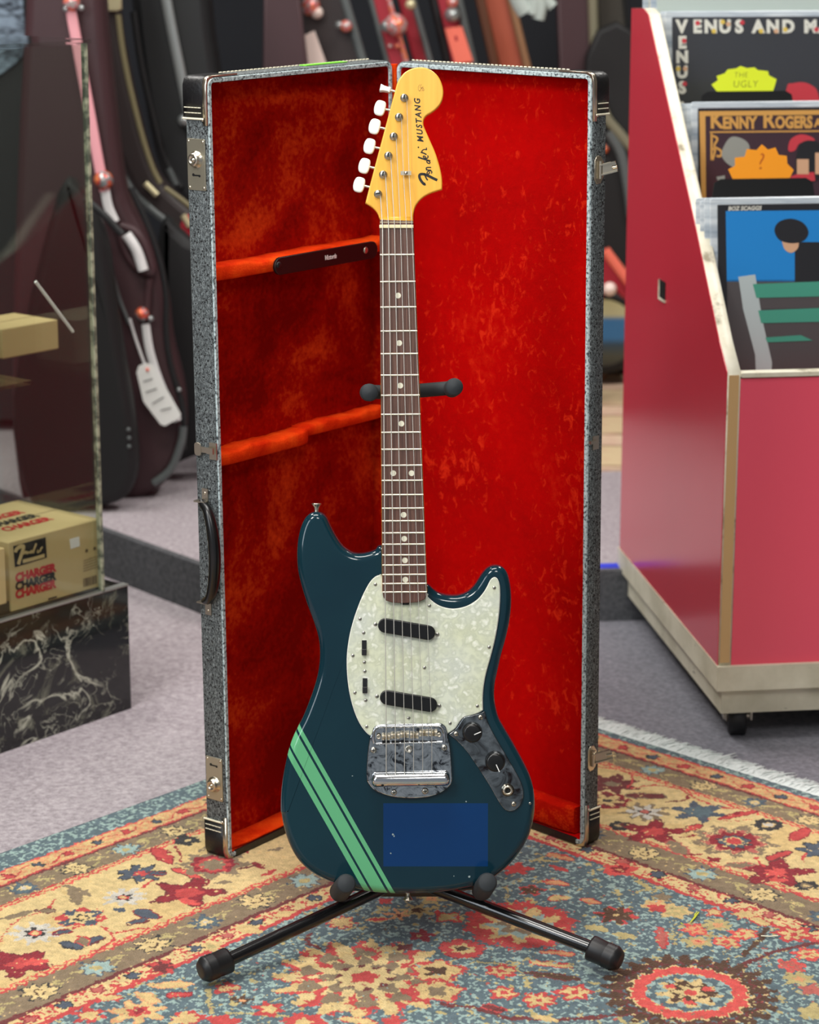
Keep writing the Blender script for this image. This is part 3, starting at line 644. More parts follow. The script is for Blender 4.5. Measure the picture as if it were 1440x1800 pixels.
def sdist(px, py):
    u, v_ = G.uv(px, py, 0); return off - (u * nx + v_ * ny)
es = [sdist(620.5, 1440), sdist(612.2, 1440), sdist(607.4, 1440), sdist(583.7, 1440), sdist(579.2, 1440), sdist(568.5, 1440)]
def band(lo_, hi_): return n.math('MULTIPLY', n.math('GREATER_THAN', dist, lo_), n.math('LESS_THAN', dist, hi_))
st = n.math('ADD', n.math('ADD', band(0.0, es[1] - es[0]), band(es[2] - es[0], es[3] - es[0])), band(es[4] - es[0], es[5] - es[0]), clamp=True)
p0 = G.uv(674, 1523, 0); p1 = G.uv(858, 1412, 0)
bx = n.math('MULTIPLY', n.math('MULTIPLY', n.math('GREATER_THAN', sx.outputs[0], p0[0]), n.math('LESS_THAN', sx.outputs[0], p1[0])),
            n.math('MULTIPLY', n.math('GREATER_THAN', sx.outputs[1], p0[1]), n.math('LESS_THAN', sx.outputs[1], p1[1])))
front = n.math('GREATER_THAN', sx.outputs[2], -0.002)
gn = n.noise(v, 6, 3); base = n.ramp(gn, [(0.3, (8, 40, 52)), (0.7, (13, 49, 59))])
c = n.mix(n.math('MULTIPLY', bx, front), base, (0, 50, 100)); c = n.mix(st, c, (98, 176, 126)); n.color(c)
MB().prism(BODY, -0.0405, 0.0, 0.0095, 0.011, k=7).build('body', W['body'], guitar)
for px, py in ((938, 1412), (819.5, 1408.5), (620, 1363.5), (690, 1466), (687, 1500), (822, 1540), (798, 1540)):
    u, v_ = G.uv(px, py, 0)
W['chip'] = mat('paint_chip', (150, 165, 165), 0.5); ch = MB(); rr_ = random.Random(2)
for px, py, s_ in ((819.5, 1409, 1.0), (619.5, 1364, .9), (691, 1467, 1.4), (693, 1470, 1.0), (687, 1500, 1.0), (825, 1541, 1.6), (798, 1540, .8)):
    u, v_ = G.uv(px, py, 0.0003); P = [(u + 0.0011 * s_ * cos(t) * rr_.uniform(.5, 1), v_ + 0.0011 * s_ * sin(t) * rr_.uniform(.5, 1)) for t in [i * pi / 4 for i in range(8)]]
    ch.prism(P, 0.00002, 0.00015)
ch.build('paint_chip', W['chip'], guitar)['kind'] = 'stuff'
# pick-guard
pg_l = [(584, 455), (562, 452), (538, 461), (510, 490), (480, 543), (455, 600), (428, 675), (405, 760), (391, 850), (388, 915), (391, 985), (400, 1060), (416, 1132), (437, 1195), (462, 1245), (490, 1282), (512, 1300)]
pg_b = [(560, 1330), (700, 1340), (860, 1320), (925, 1287), (960, 1264), (985, 1228), (1003, 1208), (1030, 1197), (1062, 1189), (1092, 1176), (1108, 1165)]
pg_r = [(1107, 1100), (1112, 1040), (1125, 970), (1150, 880), (1170, 800), (1185, 720), (1195, 640), (1199, 560), (1196, 505), (1186, 474), (1172, 463), (1157, 467), (1143, 482), (1130, 509), (1110, 543), (1080, 578), (1040, 606), (1000, 622), (950, 629), (900, 621), (860, 603), (818, 568), (800, 540)]
pgp = z3(pg_l + pg_b + pg_r, 0.002)
PG = spline(pgp, k=4, sharp=(len(pg_l) + 3, len(pg_l) + len(pg_b) - 1))
pgd = MB().prism(offset_poly(ccw(PG), 0.0009), 0.0014, 0.0026, 0.0004, 0).build('pickguard', W['pearl'], guitar, label='pearly white pickguard')
MB().prism(offset_poly(ccw(PG), 0.0002), 0.0008, 0.0015).build('white_ply', W['white_ply'], pgd)
MB().prism(offset_poly(ccw(PG), -0.0003), 0.00005, 0.0008).build('black_ply', W['black_ply'], pgd)
def screw(x, y, z, r, parent, mt='steel', cross=True):
    b = MB().lathe([(r, 0), (r * .96, r * .25), (r * .6, r * .5), (0.00001, r * .58)], (x, y, z), (0, 0, 1), 14)
    k = MB()
    if cross:
        b_ = len(b.F)
        b.box((x, y, z + r * .56), (r * 1.1, r * .22, r * .12), mi=1); b.box((x, y, z + r * .56), (r * .22, r * 1.1, r * .12), mi=1)
    return b.build('screw', [W[mt], W['dark_hole']], parent)
for x, y in ((540, 502), (459, 684), (478, 757), (421, 877), (482, 912), (484, 960), (432, 1073), (489, 1113), (494, 1252), (715, 1207), (934, 1234), (1078, 1143), (1140, 833), (1167, 520), (825, 614), (799, 941)):
    u, v_ = z3([(x, y)], 0.003)[0]; screw(u, v_, 0.0024, 0.0022, guitar)
for pc, scs in ((((592, 719), (818, 757)), ((540, 712), (867, 766))), (((602, 1099), (828, 1137)), ((548, 1092), (877, 1143)))):
    a, b = z3(pc, 0.008); p = MB().prism(capsule(a, b, 0.0087), 0.002, 0.0085, 0.0012, 0).build('pickup', W['black'], guitar)
    for s_ in scs: u, v_ = z3([s_], 0.003)[0]; screw(u, v_, 0.0024, 0.0025, p, 'steel')
for y in (836, 1036):
    u, v_ = z3([(481 + (y > 900) * 4, y)], 0.003)[0]
    s_ = MB().box((u, v_, 0.003), (0.0056, 0.0178, 0.0010)).build('slide_switch', W['black_ply'], guitar)
    MB().prism(rrect(0.0058, 0.0075, 0.0008, u, v_ - 0.0049), 0.0034, 0.0075, 0.0008, 0).build('switch_tip', W['rubber'], s_)
# bridge and tailpiece
bp = [(318, 300), (333, 250), (355, 220), (390, 204), (460, 198), (700, 192), (1020, 188), (1075, 200), (1104, 230), (1120, 290), (1145, 420), (1160, 560), (1168, 700), (1168, 780), (1150, 840), (1085, 900), (1000, 943), (880, 970), (720, 979), (560, 965), (440, 935), (350, 895), (298, 840), (270, 780), (268, 640), (280, 480), (300, 350)]
BP = spline(z6(bp, 0.004), k=4)
W['plate'] = mat('worn_chrome', (198, 202, 205), 0.16, 1.0); nn_ = NT(W['plate']); vv = nn_.coord()
nn_.rough(nn_.ramp(nn_.noise(vv, 90, 5, 0.65), [(0.35, (26, 26, 26)), (0.7, (92, 92, 92))])); nn_.color(nn_.ramp(nn_.noise(vv, 55, 4, .7, 1.5), [(0.38, (70, 72, 76)), (0.46, (170, 174, 177)), (0.6, (205, 208, 210))]))
br = MB().prism(BP, 0.0026, 0.0052, 0.0014, 0).build('bridge_plate', W['plate'], guitar, label='worn chrome bridge plate')
# raised rim of the plate around the saddles
rimp = spline(z6([(352, 400), (338, 340), (345, 270), (380, 235), (450, 226), (720, 222), (1010, 216), (1060, 235), (1085, 290), (1092, 350), (1085, 400)], 0.006), closed=False, k=5)
MB().tube([(x, y, 0.0054) for x, y in rimp], 0.0016, 8).build('bridge_rim', W['chrome'], br)
bb = z6([(365, 405), (1065, 385)], 0.006); MB().tube([(bb[0][0], bb[0][1], .0056), (bb[1][0], bb[1][1], .0056)], 0.0012, 8).build('bridge_base', W['chrome'], br)
SX = [475, 573, 668, 763, 858, 955]
for i, (x0, x1, y0) in enumerate(((425, 520, 335), (520, 620, 322), (620, 718, 312), (722, 818, 318), (820, 920, 295), (922, 1015, 295))):
    a, b = z6([(x0 + 3, y0), (x1 - 3, y0 - 2)], 0.012)
    P = [(a[0], a[1], .0105), (b[0], b[1], .0105)]
    s_ = MB(); dxx = b[0] - a[0]; pr = []
    for k_ in range(13):
        t = k_ / 12; pr.append((0.0040 - (0.0007 if k_ in (4, 8) else 0) - (0.0011 if k_ in (6,) else 0), t * dxx))
    s_.lathe(pr, (a[0], a[1], .0105), (1, 0, 0), 14, smooth=False).build('saddle', W['nickel'], br)
    u, v_ = z6([((x0 + x1) / 2, 385)], 0.006)[0]; MB().box((u, v_, .0058), (0.009, 0.003, 0.0006)).build('slot', W['dark_hole'], br)
for x, y, r in ((395, 328, .0028), (1033, 308, .0026)): u, v_ = z6([(x, y)], .01)[0]; MB().lathe([(r, 0), (r, .002), (r * .5, .002), (r * .5, .0005)], (u, v_, .0115), (0, 0, 1), 12).build('bridge_post', W['nickel'], br)
for x, y, r in ((340, 472, .0038), (1087, 446, .0038), (555, 918, .0038), (885, 903, .0042)): u, v_ = z6([(x, y)], .006)[0]; screw(u, v_, .0050, r, br)
u, v_ = z6([(712, 462)], .006)[0]; MB().lathe([(.0050, 0), (.0050, .0012), (.0046, .0022), (.0032, .0024), (.0030, .0012), (0.00001, .0012)], (u, v_, .005), (0, 0, 1), 6).build('hex_nut', W['steel'], br)
# tail bar
a, b = z6([(322, 800), (1146, 785)], 0.012); n_ = 9
prof = [(0.00001, 0), (.0055, .0006), (.0078, .003)] + [(.0082, .006 + (b[0] - a[0] - .012) * i / 6) for i in range(7)] + [(.0078, b[0] - a[0] - .003), (.0055, b[0] - a[0] - .0006), (0.00001, b[0] - a[0])]
tb = MB().lathe(prof, (a[0], (a[1] + b[1]) / 2 + .0005, .0125), (1, (b[1] - a[1]) / (b[0] - a[0]), 0), 28).build('tail_bar', W['chrome'], br)
for x in (435, 820, 910, 1022, 1088):
    u, v_ = z6([(x, 840 - (x - 435) * .03)], 0.018)[0]; MB().lathe([(.0020, 0), (.00001, .0002)], (u, v_ + .0005, .0192), (0, -.45, 1), 10).build('string_hole', W['dark_hole'], tb)
# control plate
cp = [(75, 430), (180, 350), (243, 258), (300, 182), (360, 160), (430, 150), (530, 122), (610, 86), (640, 200), (700, 340), (800, 520), (900, 690), (1000, 860), (1080, 1000), (1150, 1140), (1184, 1260), (1180, 1380), (1140, 1480), (1060, 1558), (970, 1574), (890, 1530), (800, 1400), (700, 1222), (600, 1060), (480, 880), (340, 680), (200, 530)]
CPp = spline(z8(cp, .002), k=4, sharp=(0, 7))
W['cplate'] = mat('chrome_painted_reflections', (130, 132, 135), 0.07, 1.0); nn_ = NT(W['cplate']); nn_.color(nn_.ramp(nn_.noise(nn_.coord(), 38, 4, .6, 1.2), [(.36, (60, 50, 50)), (.48, (118, 122, 124)), (.62, (160, 164, 166))])); nn_.rough(nn_.ramp(nn_.noise(nn_.coord(), 60, 4, .6), [(0.4, (10, 10, 10)), (0.7, (60, 60, 60))]))  # reflections painted into the plate's colour as dark and pale mottling
cpl = MB().prism(CPp, 0.0002, 0.0026, 0.0008, 0).build('control_plate', W['cplate'], guitar, label='chrome control plate')
for (x, y), (ax_, ay_, bx_, by_) in (((430, 415), (455, 435, 555, 392)), ((772, 850), (782, 880, 832, 990))):
    u, v_ = z8([(x, y)], .014)[0]; r = .0122
    kb = MB().lathe([(r, 0), (r * .99, .004), (r * .93, .0105), (r * .88, .0125), (r * .7, .0132), (0.00001, .0133)], (u, v_, .0026), (0, 0, 1), 36).build('knob', W['black'], guitar)
    strokes(MB(), [([z8([(ax_, ay_)], .016)[0], z8([(bx_, by_)], .016)[0]], 1)], .0011, .0160).build('pointer', W['white_ink'], kb)
u, v_ = z8([(955, 1265)], .005)[0]
jk = MB().lathe([(.0078, 0), (.0078, .0012), (.0062, .0030), (.0062, .0038), (.0046, .0045), (.0034, .0045), (.0034, .0010)], (u, v_, .0026), (0, 0, 1), 28).build('output_jack', W['nickel'], guitar)
MB().lathe([(.0034, 0), (0.00001, .0001)], (u, v_, .0040), (0, 0, 1), 18).build('jack_hole', W['dark_hole'], jk)
for x, y in ((185, 425), (550, 180), (1045, 1470)): u, v_ = z8([(x, y)], .003)[0]; screw(u, v_, .0024, .0031, cpl, 'nickel')
u, v_ = z8([(1283, 1460)], 0)[0]; screw(u, v_, -.0012, .0018, guitar, 'steel')
# strap buttons
u, v_ = G.uv(556.5, 899, -.02)
MB().lathe([(.0030, -.002), (.0026, .003), (.0028, .006), (.0052, .0095), (.0062, .0105), (.0050, .0113), (0.00001, .0115)], (u, v_ - .0015, -.02), (0.02, 1, 0), 20).build('strap_button', W['nickel'], guitar)
u, v_ = G.uv(717.5, 1568, -.02)
MB().lathe([(.0030, -.002), (.0024, .003), (.0030, .006), (.0058, .0095), (.0062, .0105), (0.00001, .0115)], (u, v_ + .001, -.02), (0, -1, 0), 20).build('strap_button', W['nickel'], guitar)
# neck, fretboard, headstock
FT = 0.0095
NL = lambda y: 667.3 + (y - 398) * (672.3 - 667.3) / 654
NR = lambda y: 727.0 + (y - 398) * (751.3 - 727.0) / 654
fb = [(668, 386), (NL(398), 398), (NL(700), 700), (NL(1040), 1040), (674, 1050), (679, 1056), (690, 1059.5), (712, 1060.5), (736, 1058.5), (747, 1053.5), (750.8, 1045), (NR(1030), 1030), (NR(700), 700), (NR(398), 398), (726.5, 388)]
MB().prism([G.uv(x, y, FT) for x, y in fb], FT - .0055, FT, .0010, 0).build('fretboard', W['rosewood'], guitar)
nk = [(668, 384), (NL(700) - .3, 700), (NL(1040) - .3, 1040), (690, 1052), (740, 1052), (NR(1040) + .3, 1040), (NR(700) + .3, 700), (726.5, 386)]
MB().prism([G.uv(x, y, FT - .005) for x, y in nk], FT - .026, FT - .0054, 0, .009, k=4).build('neck', W['maple'], guitar)
hs = [(333, 1418), (324, 1388), (302, 1352), (270, 1322), (238, 1300), (211, 1285), (300, 945), (400, 571), (455, 364), (475, 292), (491, 232), (520, 178), (560, 135), (612, 105), (680, 90), (745, 96), (805, 125), (855, 175), (885, 238), (898, 305), (890, 370), (865, 422), (830, 460), (790, 490), (750, 515), (729, 545), (723, 588), (735, 630), (765, 700), (800, 778), (830, 850), (855, 928), (875, 1005), (887, 1085), (887, 1165), (840, 1178), (780, 1200), (722, 1232), (680, 1272), (650, 1322), (635, 1380), (632, 1424)]
HSn = -0.001
HS = spline(z1(hs, HSn), k=4, sharp=(5, 34, 0, len(hs) - 1))
hd = MB().prism(HS, HSn - .0142, HSn, .0016, .002, k=3).build('headstock', W['maple'], guitar, label='amber lacquered headstock')
# sloping shoulder between headstock face and fretboard
s0 = G.uv(668, 381, HSn); s1 = G.uv(726, 381, HSn); t0 = G.uv(668.3, 389, FT); t1 = G.uv(726.3, 389, FT)
sh = MB(); rows = 6; V = []
for i in range(rows + 1):
    t = i / rows; e = t * t * (3 - 2 * t); z = HSn + (FT - .0006 - HSn) * e
    V += [(s0[0] + (t0[0] - s0[0]) * t, s0[1] + (t0[1] - s0[1]) * t, z), (s1[0] + (t1[0] - s1[0]) * t, s1[1] + (t1[1] - s1[1]) * t, z)]
V2 = [(x, y, HSn - .012) for x, y, z in V]; k_ = len(V)
sh.add(V + V2, [(2 * i, 2 * i + 1, 2 * i + 3, 2 * i + 2) for i in range(rows)] + [(2 * i, 2 * i + 2, 2 * i + 2 + k_, 2 * i + k_) for i in range(rows)] + [(2 * i + 3, 2 * i + 1, 2 * i + 1 + k_, 2 * i + 3 + k_) for i in range(rows)], True)
sh.build('headstock_shoulder', W['maple'], hd)
W['fret'] = mat('nickel_fret', (222, 214, 192), 0.28, 0.75)
for i in range(1, 23):
    y = 398 + 894 * (1 - 2 ** (-i / 12)); a = G.uv(NL(y) + .5, y, FT); b = G.uv(NR(y) - .5, y - .6, FT)
    MB().tube([(a[0], a[1], FT + .0001), (b[0], b[1], FT + .0001)], 0.0011, 8).build('fret', W['fret'], guitar)
a = G.uv(667, 398, FT + .002); b = G.uv(727, 397.4, FT + .002)
MB().prism(rrect(b[0] - a[0], .0040, .0006, (a[0] + b[0]) / 2, (a[1] + b[1]) / 2 - .0002), FT - .001, FT + .0022, .0006, 0).build('nut', W['bone'], guitar)
a = G.uv(668, 390.5, FT); b = G.uv(726.5, 389.5, FT); MB().box(((a[0] + b[0]) / 2, a[1], FT + .0001), (b[0] - a[0], .0006, .0003)).build('fretboard_line', W['bone'], guitar)
for x, y in ((700, 519.5), (702, 603), (703.8, 677.8), (705.8, 744.7), (691.5, 831.8), (723.6, 831.8), (709.7, 905), (710.8, 947), (712, 985), (712.7, 1018.8)):
    u, v_ = G.uv(x, y, FT); MB().prism(circle(u, v_, .0034, 20), FT - .0005, FT + .00012).build('dot_inlay', W['cream_dot'], guitar)
u, v_ = G.uv(712, 1061, .004); MB().prism(rrect(.010, .0035, .0012, u, v_ + .0005), .0026, .0060, .0006, 0).build('truss_rod_end', W['dark_hole'], guitar)
# tuners
posts = [(554, 352), (507, 522), (460, 692), (413, 862), (367, 1028), (322, 1200)]
btn = [(388, 285), (340, 450), (293, 612), (248, 785), (203, 958), (157, 1124)]
PN = HSn + .0085
for i, (p, b_) in enumerate(zip(posts, btn)):
    u, v_ = z1([p], PN)[0]
    t = MB().lathe([(.0048, 0), (.0048, .0012), (.0034, .0016), (.0030, .0022), (.0028, .0070), (.0033, .0078), (.0033, .0095), (.0026, .0100), (0.00001, .0100)], (u, v_, HSn), (0, 0, 1), 22).build('tuning_post', W['steel'], guitar)
    MB().box((u, v_, HSn + .0101), (.0018, .0052, .0008), Matrix.Rotation(radians(-10 if i < 5 else -80), 3, 'Z')).build('string_slot', W['dark_hole'], t)
    bu, bv = z1([b_], HSn - .010)[0]; ang = radians(-14)
    ed = z1([(b_[0] + 95, b_[1] + 22)], HSn - .010)[0]
    MB().tube([(ed[0] + .004, ed[1] - .0008, HSn - .010), (bu, bv, HSn - .010)], .0016, 10).build('tuner_shaft', W['nickel'], t)
    R = Matrix.Rotation(ang, 4, 'Z'); kn = MB()
    if i == 0:
        kn.prism([(-.0062, -.0040), (-.0062, .0040), (-.002, .0030), (.003, .0026), (.0048, .0032), (.0062, .0030), (.0062, -.0030), (.0048, -.0032), (.003, -.0026), (-.002, -.0030)], -.0085, .0085, .0008, .0008)
    else:
        w_, h_ = .0128, .0172
        kn.prism(spline([(-w_ / 2, -h_ * .22), (-w_ / 2, h_ * .22), (-w_ * .27, h_ / 2), (w_ * .30, h_ / 2), (w_ / 2, h_ * .26), (w_ / 2, -h_ * .26), (w_ * .30, -h_ / 2), (-w_ * .27, -h_ / 2)], k=4), -.0030, .0030, .0016, .0016)
    kn.xf(Matrix.Translation((bu, bv, HSn - .010)) @ R).build('tuner_button', W['white_plastic'], t)
u, v_ = z1([(568, 1022)], .004)[0]
tr = MB().lathe([(.0016, 0), (.0016, .0058)], (u, v_, HSn), (0, 0, 1), 10); tr.box((u, v_, HSn + .006), (.0125, .0048, .0012)); tr.lathe([(.0022, 0), (.002, .0008), (0.00001, .0012)], (u, v_, HSn + .0066), (0, 0, 1), 12)
tr.build('string_tree', W['nickel'], guitar)
# strings
nutx = [672.6, 683.2, 693.6, 704.2, 714.6, 724.2]; sadx = [679.1, 695.2, 711.2, 727.2, 743.2, 759.3]
wd = [.00062, .00058, .0005, .00042, .00036, .00034]
for i in range(6):
    p = posts[5 - i]; pu, pv = z1([p], PN)[0]; nn2 = G.uv(nutx[i], 397, FT + .0025); sd = G.uv(sadx[i], 1293, .0148); tl = G.uv(sadx[i], 1362, .0145)
    pts = [(pu + .0028, pv - .001, HSn + .006), (pu + .0031, pv - .004, HSn + .0058)]
    if i >= 4:
        tt = G.uv([0, 0, 0, 0, 709.2, 719.2][i], 304, .005); pts.append((tt[0], tt[1], HSn + .0050))
    pts += [(nn2[0], nn2[1], FT + .0026), (sd[0], sd[1], .0149), (tl[0], tl[1], .0128)]
    MB().tube(pts, wd[i], 6, cap=False).build('string', W['string'], guitar)
# headstock lettering
FH = lambda L: [G.uv(720 + x / 8.186, 130 + y / 8.182, HSn) for x, y in L]
lg = MB()
strokes(lg, [(FH([(400, 1528), (345, 1503), (290, 1475), (235, 1450), (185, 1440), (150, 1448), (142, 1475), (152, 1510), (180, 1555), (215, 1590)]), 3.0),
             (FH([(262, 1530), (245, 1505), (228, 1470), (212, 1425)]), 1.7), (FH([(205, 1590), (232, 1580)]), 3.2),
             (FH([(290, 1405), (282, 1432), (262, 1440), (252, 1425), (262, 1405), (285, 1392), (312, 1395), (322, 1415), (312, 1432)]), 1.3),
             (FH([(312, 1385), (235, 1378)]), 1.3), (FH([(262, 1385), (240, 1360), (255, 1345), (312, 1345)]), 1.4),
             (FH([(295, 1290), (265, 1282), (248, 1262), (262, 1248), (290, 1262), (296, 1285)]), 1.3), (FH([(300, 1250), (240, 1235), (175, 1215), (122, 1195)]), 1.7),
             (FH([(238, 1215), (228, 1190), (205, 1180), (200, 1195), (225, 1215), (255, 1212), (268, 1190), (258, 1172)]), 1.3),
             (FH([(245, 1160), (205, 1140), (160, 1125)]), 1.5), (FH([(185, 1130), (180, 1105), (215, 1085), (245, 1090), (240, 1060)]), 1.2)], .00105, HSn, .00012)
lg.build('logo', W['ink'], hd, label='black script logo on the headstock')
pM, pG2 = G.uv(720 + 160 / 8.186, 130 + 965 / 8.182, HSn), G.uv(720 + 112 / 8.186, 130 + 375 / 8.182, HSn)
d_ = Vector((pG2[0] - pM[0], pG2[1] - pM[1], 0)); mid = [(pM[0] + pG2[0]) / 2, (pM[1] + pG2[1]) / 2, HSn + .0001]
text_mesh('lettering', 'MUSTANG', .0098, W['ink'], hd, (mid[0] + .0001, mid[1], mid[2]), d_, Vector((-d_.y, d_.x, 0)), .00005, .25, 1.32, .0003, .92)
u, v_ = FH([(128, 1055)])[0]; MB().lathe([(.0009, 0), (.0009, .0001), (.0006, .0001), (.0006, 0)], (u, v_, HSn + .00005), (0, 0, 1), 12).build('registered_mark', W['ink'], hd)
sg = MB(); strokes(sg, [(FH([(150, 150), (125, 190), (130, 235), (160, 245)]), .5), (FH([(170, 150), (150, 200), (185, 190), (140, 250)]), .5), (FH([(200, 180), (165, 215), (205, 200), (175, 245)]), .45), (FH([(185, 240), (215, 225), (195, 250)]), .4)], .00055, HSn, .0001); sg.build('ink_scribble', W['ink'], hd)
sp = MB()
for k_ in range(3):
    for j in range(15):
        L = FH([(275 + k_ * 17 + j * 4.2, 1100 + j * 19), (277 + k_ * 17 + j * 4.2, 1111 + j * 19)])
        if (j + k_) % 4 != 3: strokes(sp, [(L, .35)], .0005, HSn, .0001)
W['faint_ink'] = mat('faint_brown_ink', (196, 138, 50), 0.5); sp.build('small_print', W['faint_ink'], hd)

# ---------------- the stand ----------------
stand = empty('guitar_stand', loc=(0, 2.80, 0.0)); tag(stand, 'black tubular folding stand holding the guitar, with rubber feet', 'stand')
SI = Matrix.Translation((0, -2.80, 0))
def sb(mb, name, mt, parent=None, label=None): return mb.xf(SI).build(name, W[mt], parent or stand, label=label)
hub = Vector((0.0, 2.80, 0.066))
for (e0_, e1_, c0_, nm) in (((352, 1708, 2.625), (398, 1689, 2.645), (650, 1571.5, 2.76), 'l'), ((1092, 1690, 2.650), (1042, 1667, 2.668), (775, 1565, 2.76), 'r')):
    E0, E1, C0 = (on_y(*q) for q in (e0_, e1_, c0_)); d = (E0 - C0).normalized(); E0.z = max(E0.z, 0.0165)
    far = C0 + (C0 - E1).normalized() * 0.035
    lg_ = sb(MB().tube([far, C0, E1], .0083, 20), 'leg', 'tubing')
    prof = []; a_ = E1 - d * .004; L = (E0 - a_).length
    ft = MB().lathe([(.0100, 0), (.0152, .0015), (.0156, .004)] + [(.0158 if i % 2 else .0150, L * .5 + .0016 * i) for i in range(8)] + [(.0150, L * .5 + .014), (.0112, L - .001), (.0085, L), (.00001, L)], a_, (E0 - a_), 26)
    sb(ft, 'rubber_foot', 'rubber', lg_)
sb(MB().tube([hub, (0.0, 2.98, .012)], .0083, 16), 'leg', 'tubing')
hb = MB().tube([hub + Vector((0, 0, -.012)), hub + Vector((0, .003, .05))], .016, 20); hb.box(hub + Vector((0, -.012, 0)), (.07, .03, .03)); sb(hb, 'hub', 'black')
NRy = on_y(704, 700, 2.862)
sb(MB().tube([hub, hub + Vector((0, .052, .30)), NRy + Vector((0, 0.014, 0))], .0075, 16), 'pole', 'tubing')
for (fx, fy, yf, tx, ty, yt) in ((609, 1553, 2.655, 597, 1568, 2.735), (857, 1551, 2.655, 847, 1566, 2.735)):
    A, B = on_y(fx, fy, yf), on_y(tx, ty, yt)
    B.z = B.z - .012 if False else B.z
    am = sb(MB().tube([hub, Vector(((B.x + hub.x) / 2, 2.79, hub.z - .01)), B + Vector((0, .02, 0)), B], .006, 14), 'support_arm', 'tubing')
    dr = (A - B).normalized(); L = (A - B).length
    sb(MB().lathe([(.0118, 0), (.0124, .004), (.0118, L - .004), (.0105, L - .001), (.0095, L), (.00001, L + .0004)], B, dr, 24), 'foam_sleeve', 'foam', am)
nb_ = on_y(700, 690, 2.866)
pl0 = on_y(648, 690, 2.845); pl1 = on_y(650, 690, 2.800); pr0 = on_y(795, 683, 2.845); pr1 = on_y(799, 680, 2.795)
yk = sb(MB().tube([pl0 + Vector((0, .004, 0)), nb_, pr0 + Vector((0, .004, 0))], .0085, 16), 'neck_yoke', 'foam')
for a_, b_ in ((pl0, pl1), (pr0, pr1)):
    d = (b_ - a_).normalized(); L = (b_ - a_).length + .012
    sb(MB().lathe([(.0095, 0), (.0105, .004), (.0105, L - .004), (.0085, L - .0008), (.00001, L)], a_ - d * .012, d, 22), 'foam_prong', 'foam', yk)
# ---------------- the open case ----------------
TL = radians(-0.42)
RT = Matrix.Rotation(TL, 3, 'Y')
def cframe(o, X, Z): return Frame(o, RT @ Vector(X), RT @ Vector((0, 0, 1)), RT @ Vector(Z))
NLc = Vector((-0.2405, 3.0136, 0.0)); HG = Vector((-0.013, 3.315, 0.0)); NRc = Vector((0.2345, 3.0534, 0.0))
xl = (HG - NLc); WL = xl.length - .003; xl.normalize(); zl = Vector((xl.y, -xl.x, 0))
xr = (NRc - HG); WR = xr.length - .003; xr.normalize(); zr = Vector((xr.y, -xr.x, 0))
HC = 1.027
CL = cframe(NLc, xl, zl); CR_ = cframe(HG + xr * .003, xr, zr)
case = empty('guitar_case', loc=(0, 3.2, 0)); tag(case, 'open grey tweed guitar case lined in red velvet, standing on its end behind the guitar', 'guitar case')
CI = Matrix.Translation((0, -3.2, 0))
def cb(mb, F_, name, mt, parent=None, label=None):
    mb.xf(CI @ F_.M); return mb.build(name, mt if isinstance(mt, list) else W[mt], parent or case, label=label)
W['tape_green'] = mat('green_tape', (128, 222, 62), 0.5)
W['beige_leather'] = mat('strap_leather', (14, 13, 14), 0.4)
def cseg(F_, Wd, D, side, sgn, vel):
    """one half: sgn = +1 when x grows away from the camera (left half)"""
    t = .0075; near = 0 if sgn > 0 else Wd; far = Wd - near
    sh = MB(); P = rrect(Wd, HC, .011, Wd / 2, HC / 2); Q = rrect(Wd - 2 * t, HC - 2 * t, .005, Wd / 2, HC / 2); n_ = len(P)
    P2 = offset_poly(P, .004)
    rings = [(P2, -D), (P, -D + .004), (P, -.0035), (offset_poly(P, .0006), -.0022), (offset_poly(P, .0015), -.0022)]
    V = [(x, y, z) for R_, z in rings for x, y in R_]
    sh.add(V, [(i * n_ + j, i * n_ + (j + 1) % n_, (i + 1) * n_ + (j + 1) % n_, (i + 1) * n_ + j) for i in range(4) for j in range(n_)], True); sh.add([(x, y, -D) for x, y in P2], [list(range(n_))[::-1]])
    shell = cb(sh, F_, 'shell', 'tweed', label='grey tweed shell, %s half' % side)
    rm = MB(); o1 = offset_poly(P, .0015); V = [(x, y, -.0022) for x, y in o1] + [(x, y, 0.0) for x, y in offset_poly(P, .0022)] + [(x, y, 0.0) for x, y in offset_poly(P, .0068)] + [(x, y, -.003) for x, y in Q]
    rm.add(V, [(i * n_ + j, i * n_ + (j + 1) % n_, (i + 1) * n_ + (j + 1) % n_, (i + 1) * n_ + j) for i in range(3) for j in range(n_)], False)
    cb(rm, F_, 'rim', 'tweed_rim', shell)
    ln = MB(); nx_, ny_ = 24, 64; rv = random.Random(4)
    x0, x1, y0, y1 = t - .001, Wd - t + .001, t - .001, HC - t + .001
    V = []
    for i in range(nx_ + 1):
        for j in range(ny_ + 1):
            z = -D + .005 + .0007 * sin(i * 1.3 + j * .4) * sin(j * .7 + i * .2); V.append((x0 + (x1 - x0) * i / nx_, y0 + (y1 - y0) * j / ny_, z))
    ln.add(V, [(i * (ny_ + 1) + j, (i + 1) * (ny_ + 1) + j, (i + 1) * (ny_ + 1) + j + 1, i * (ny_ + 1) + j + 1) for i in range(nx_) for j in range(ny_)], True)
    Qi = offset_poly(Q, .0004); m_ = len(Qi)
    ln.add([(x, y, -.002) for x, y in Qi] + [(x, y, -D + .004) for x, y in Qi], [(j, (j + 1) % m_, (j + 1) % m_ + m_, j + m_) for j in range(m_)], False)
    lining = cb(ln, F_, 'lining', vel, shell)
    return shell
DLc, DRc = .040, .030
shL = cseg(CL, WL, DLc, 'left', 1, 'velvet_left'); shR = cseg(CR_, WR, DRc, 'right', -1, 'velvet_right')
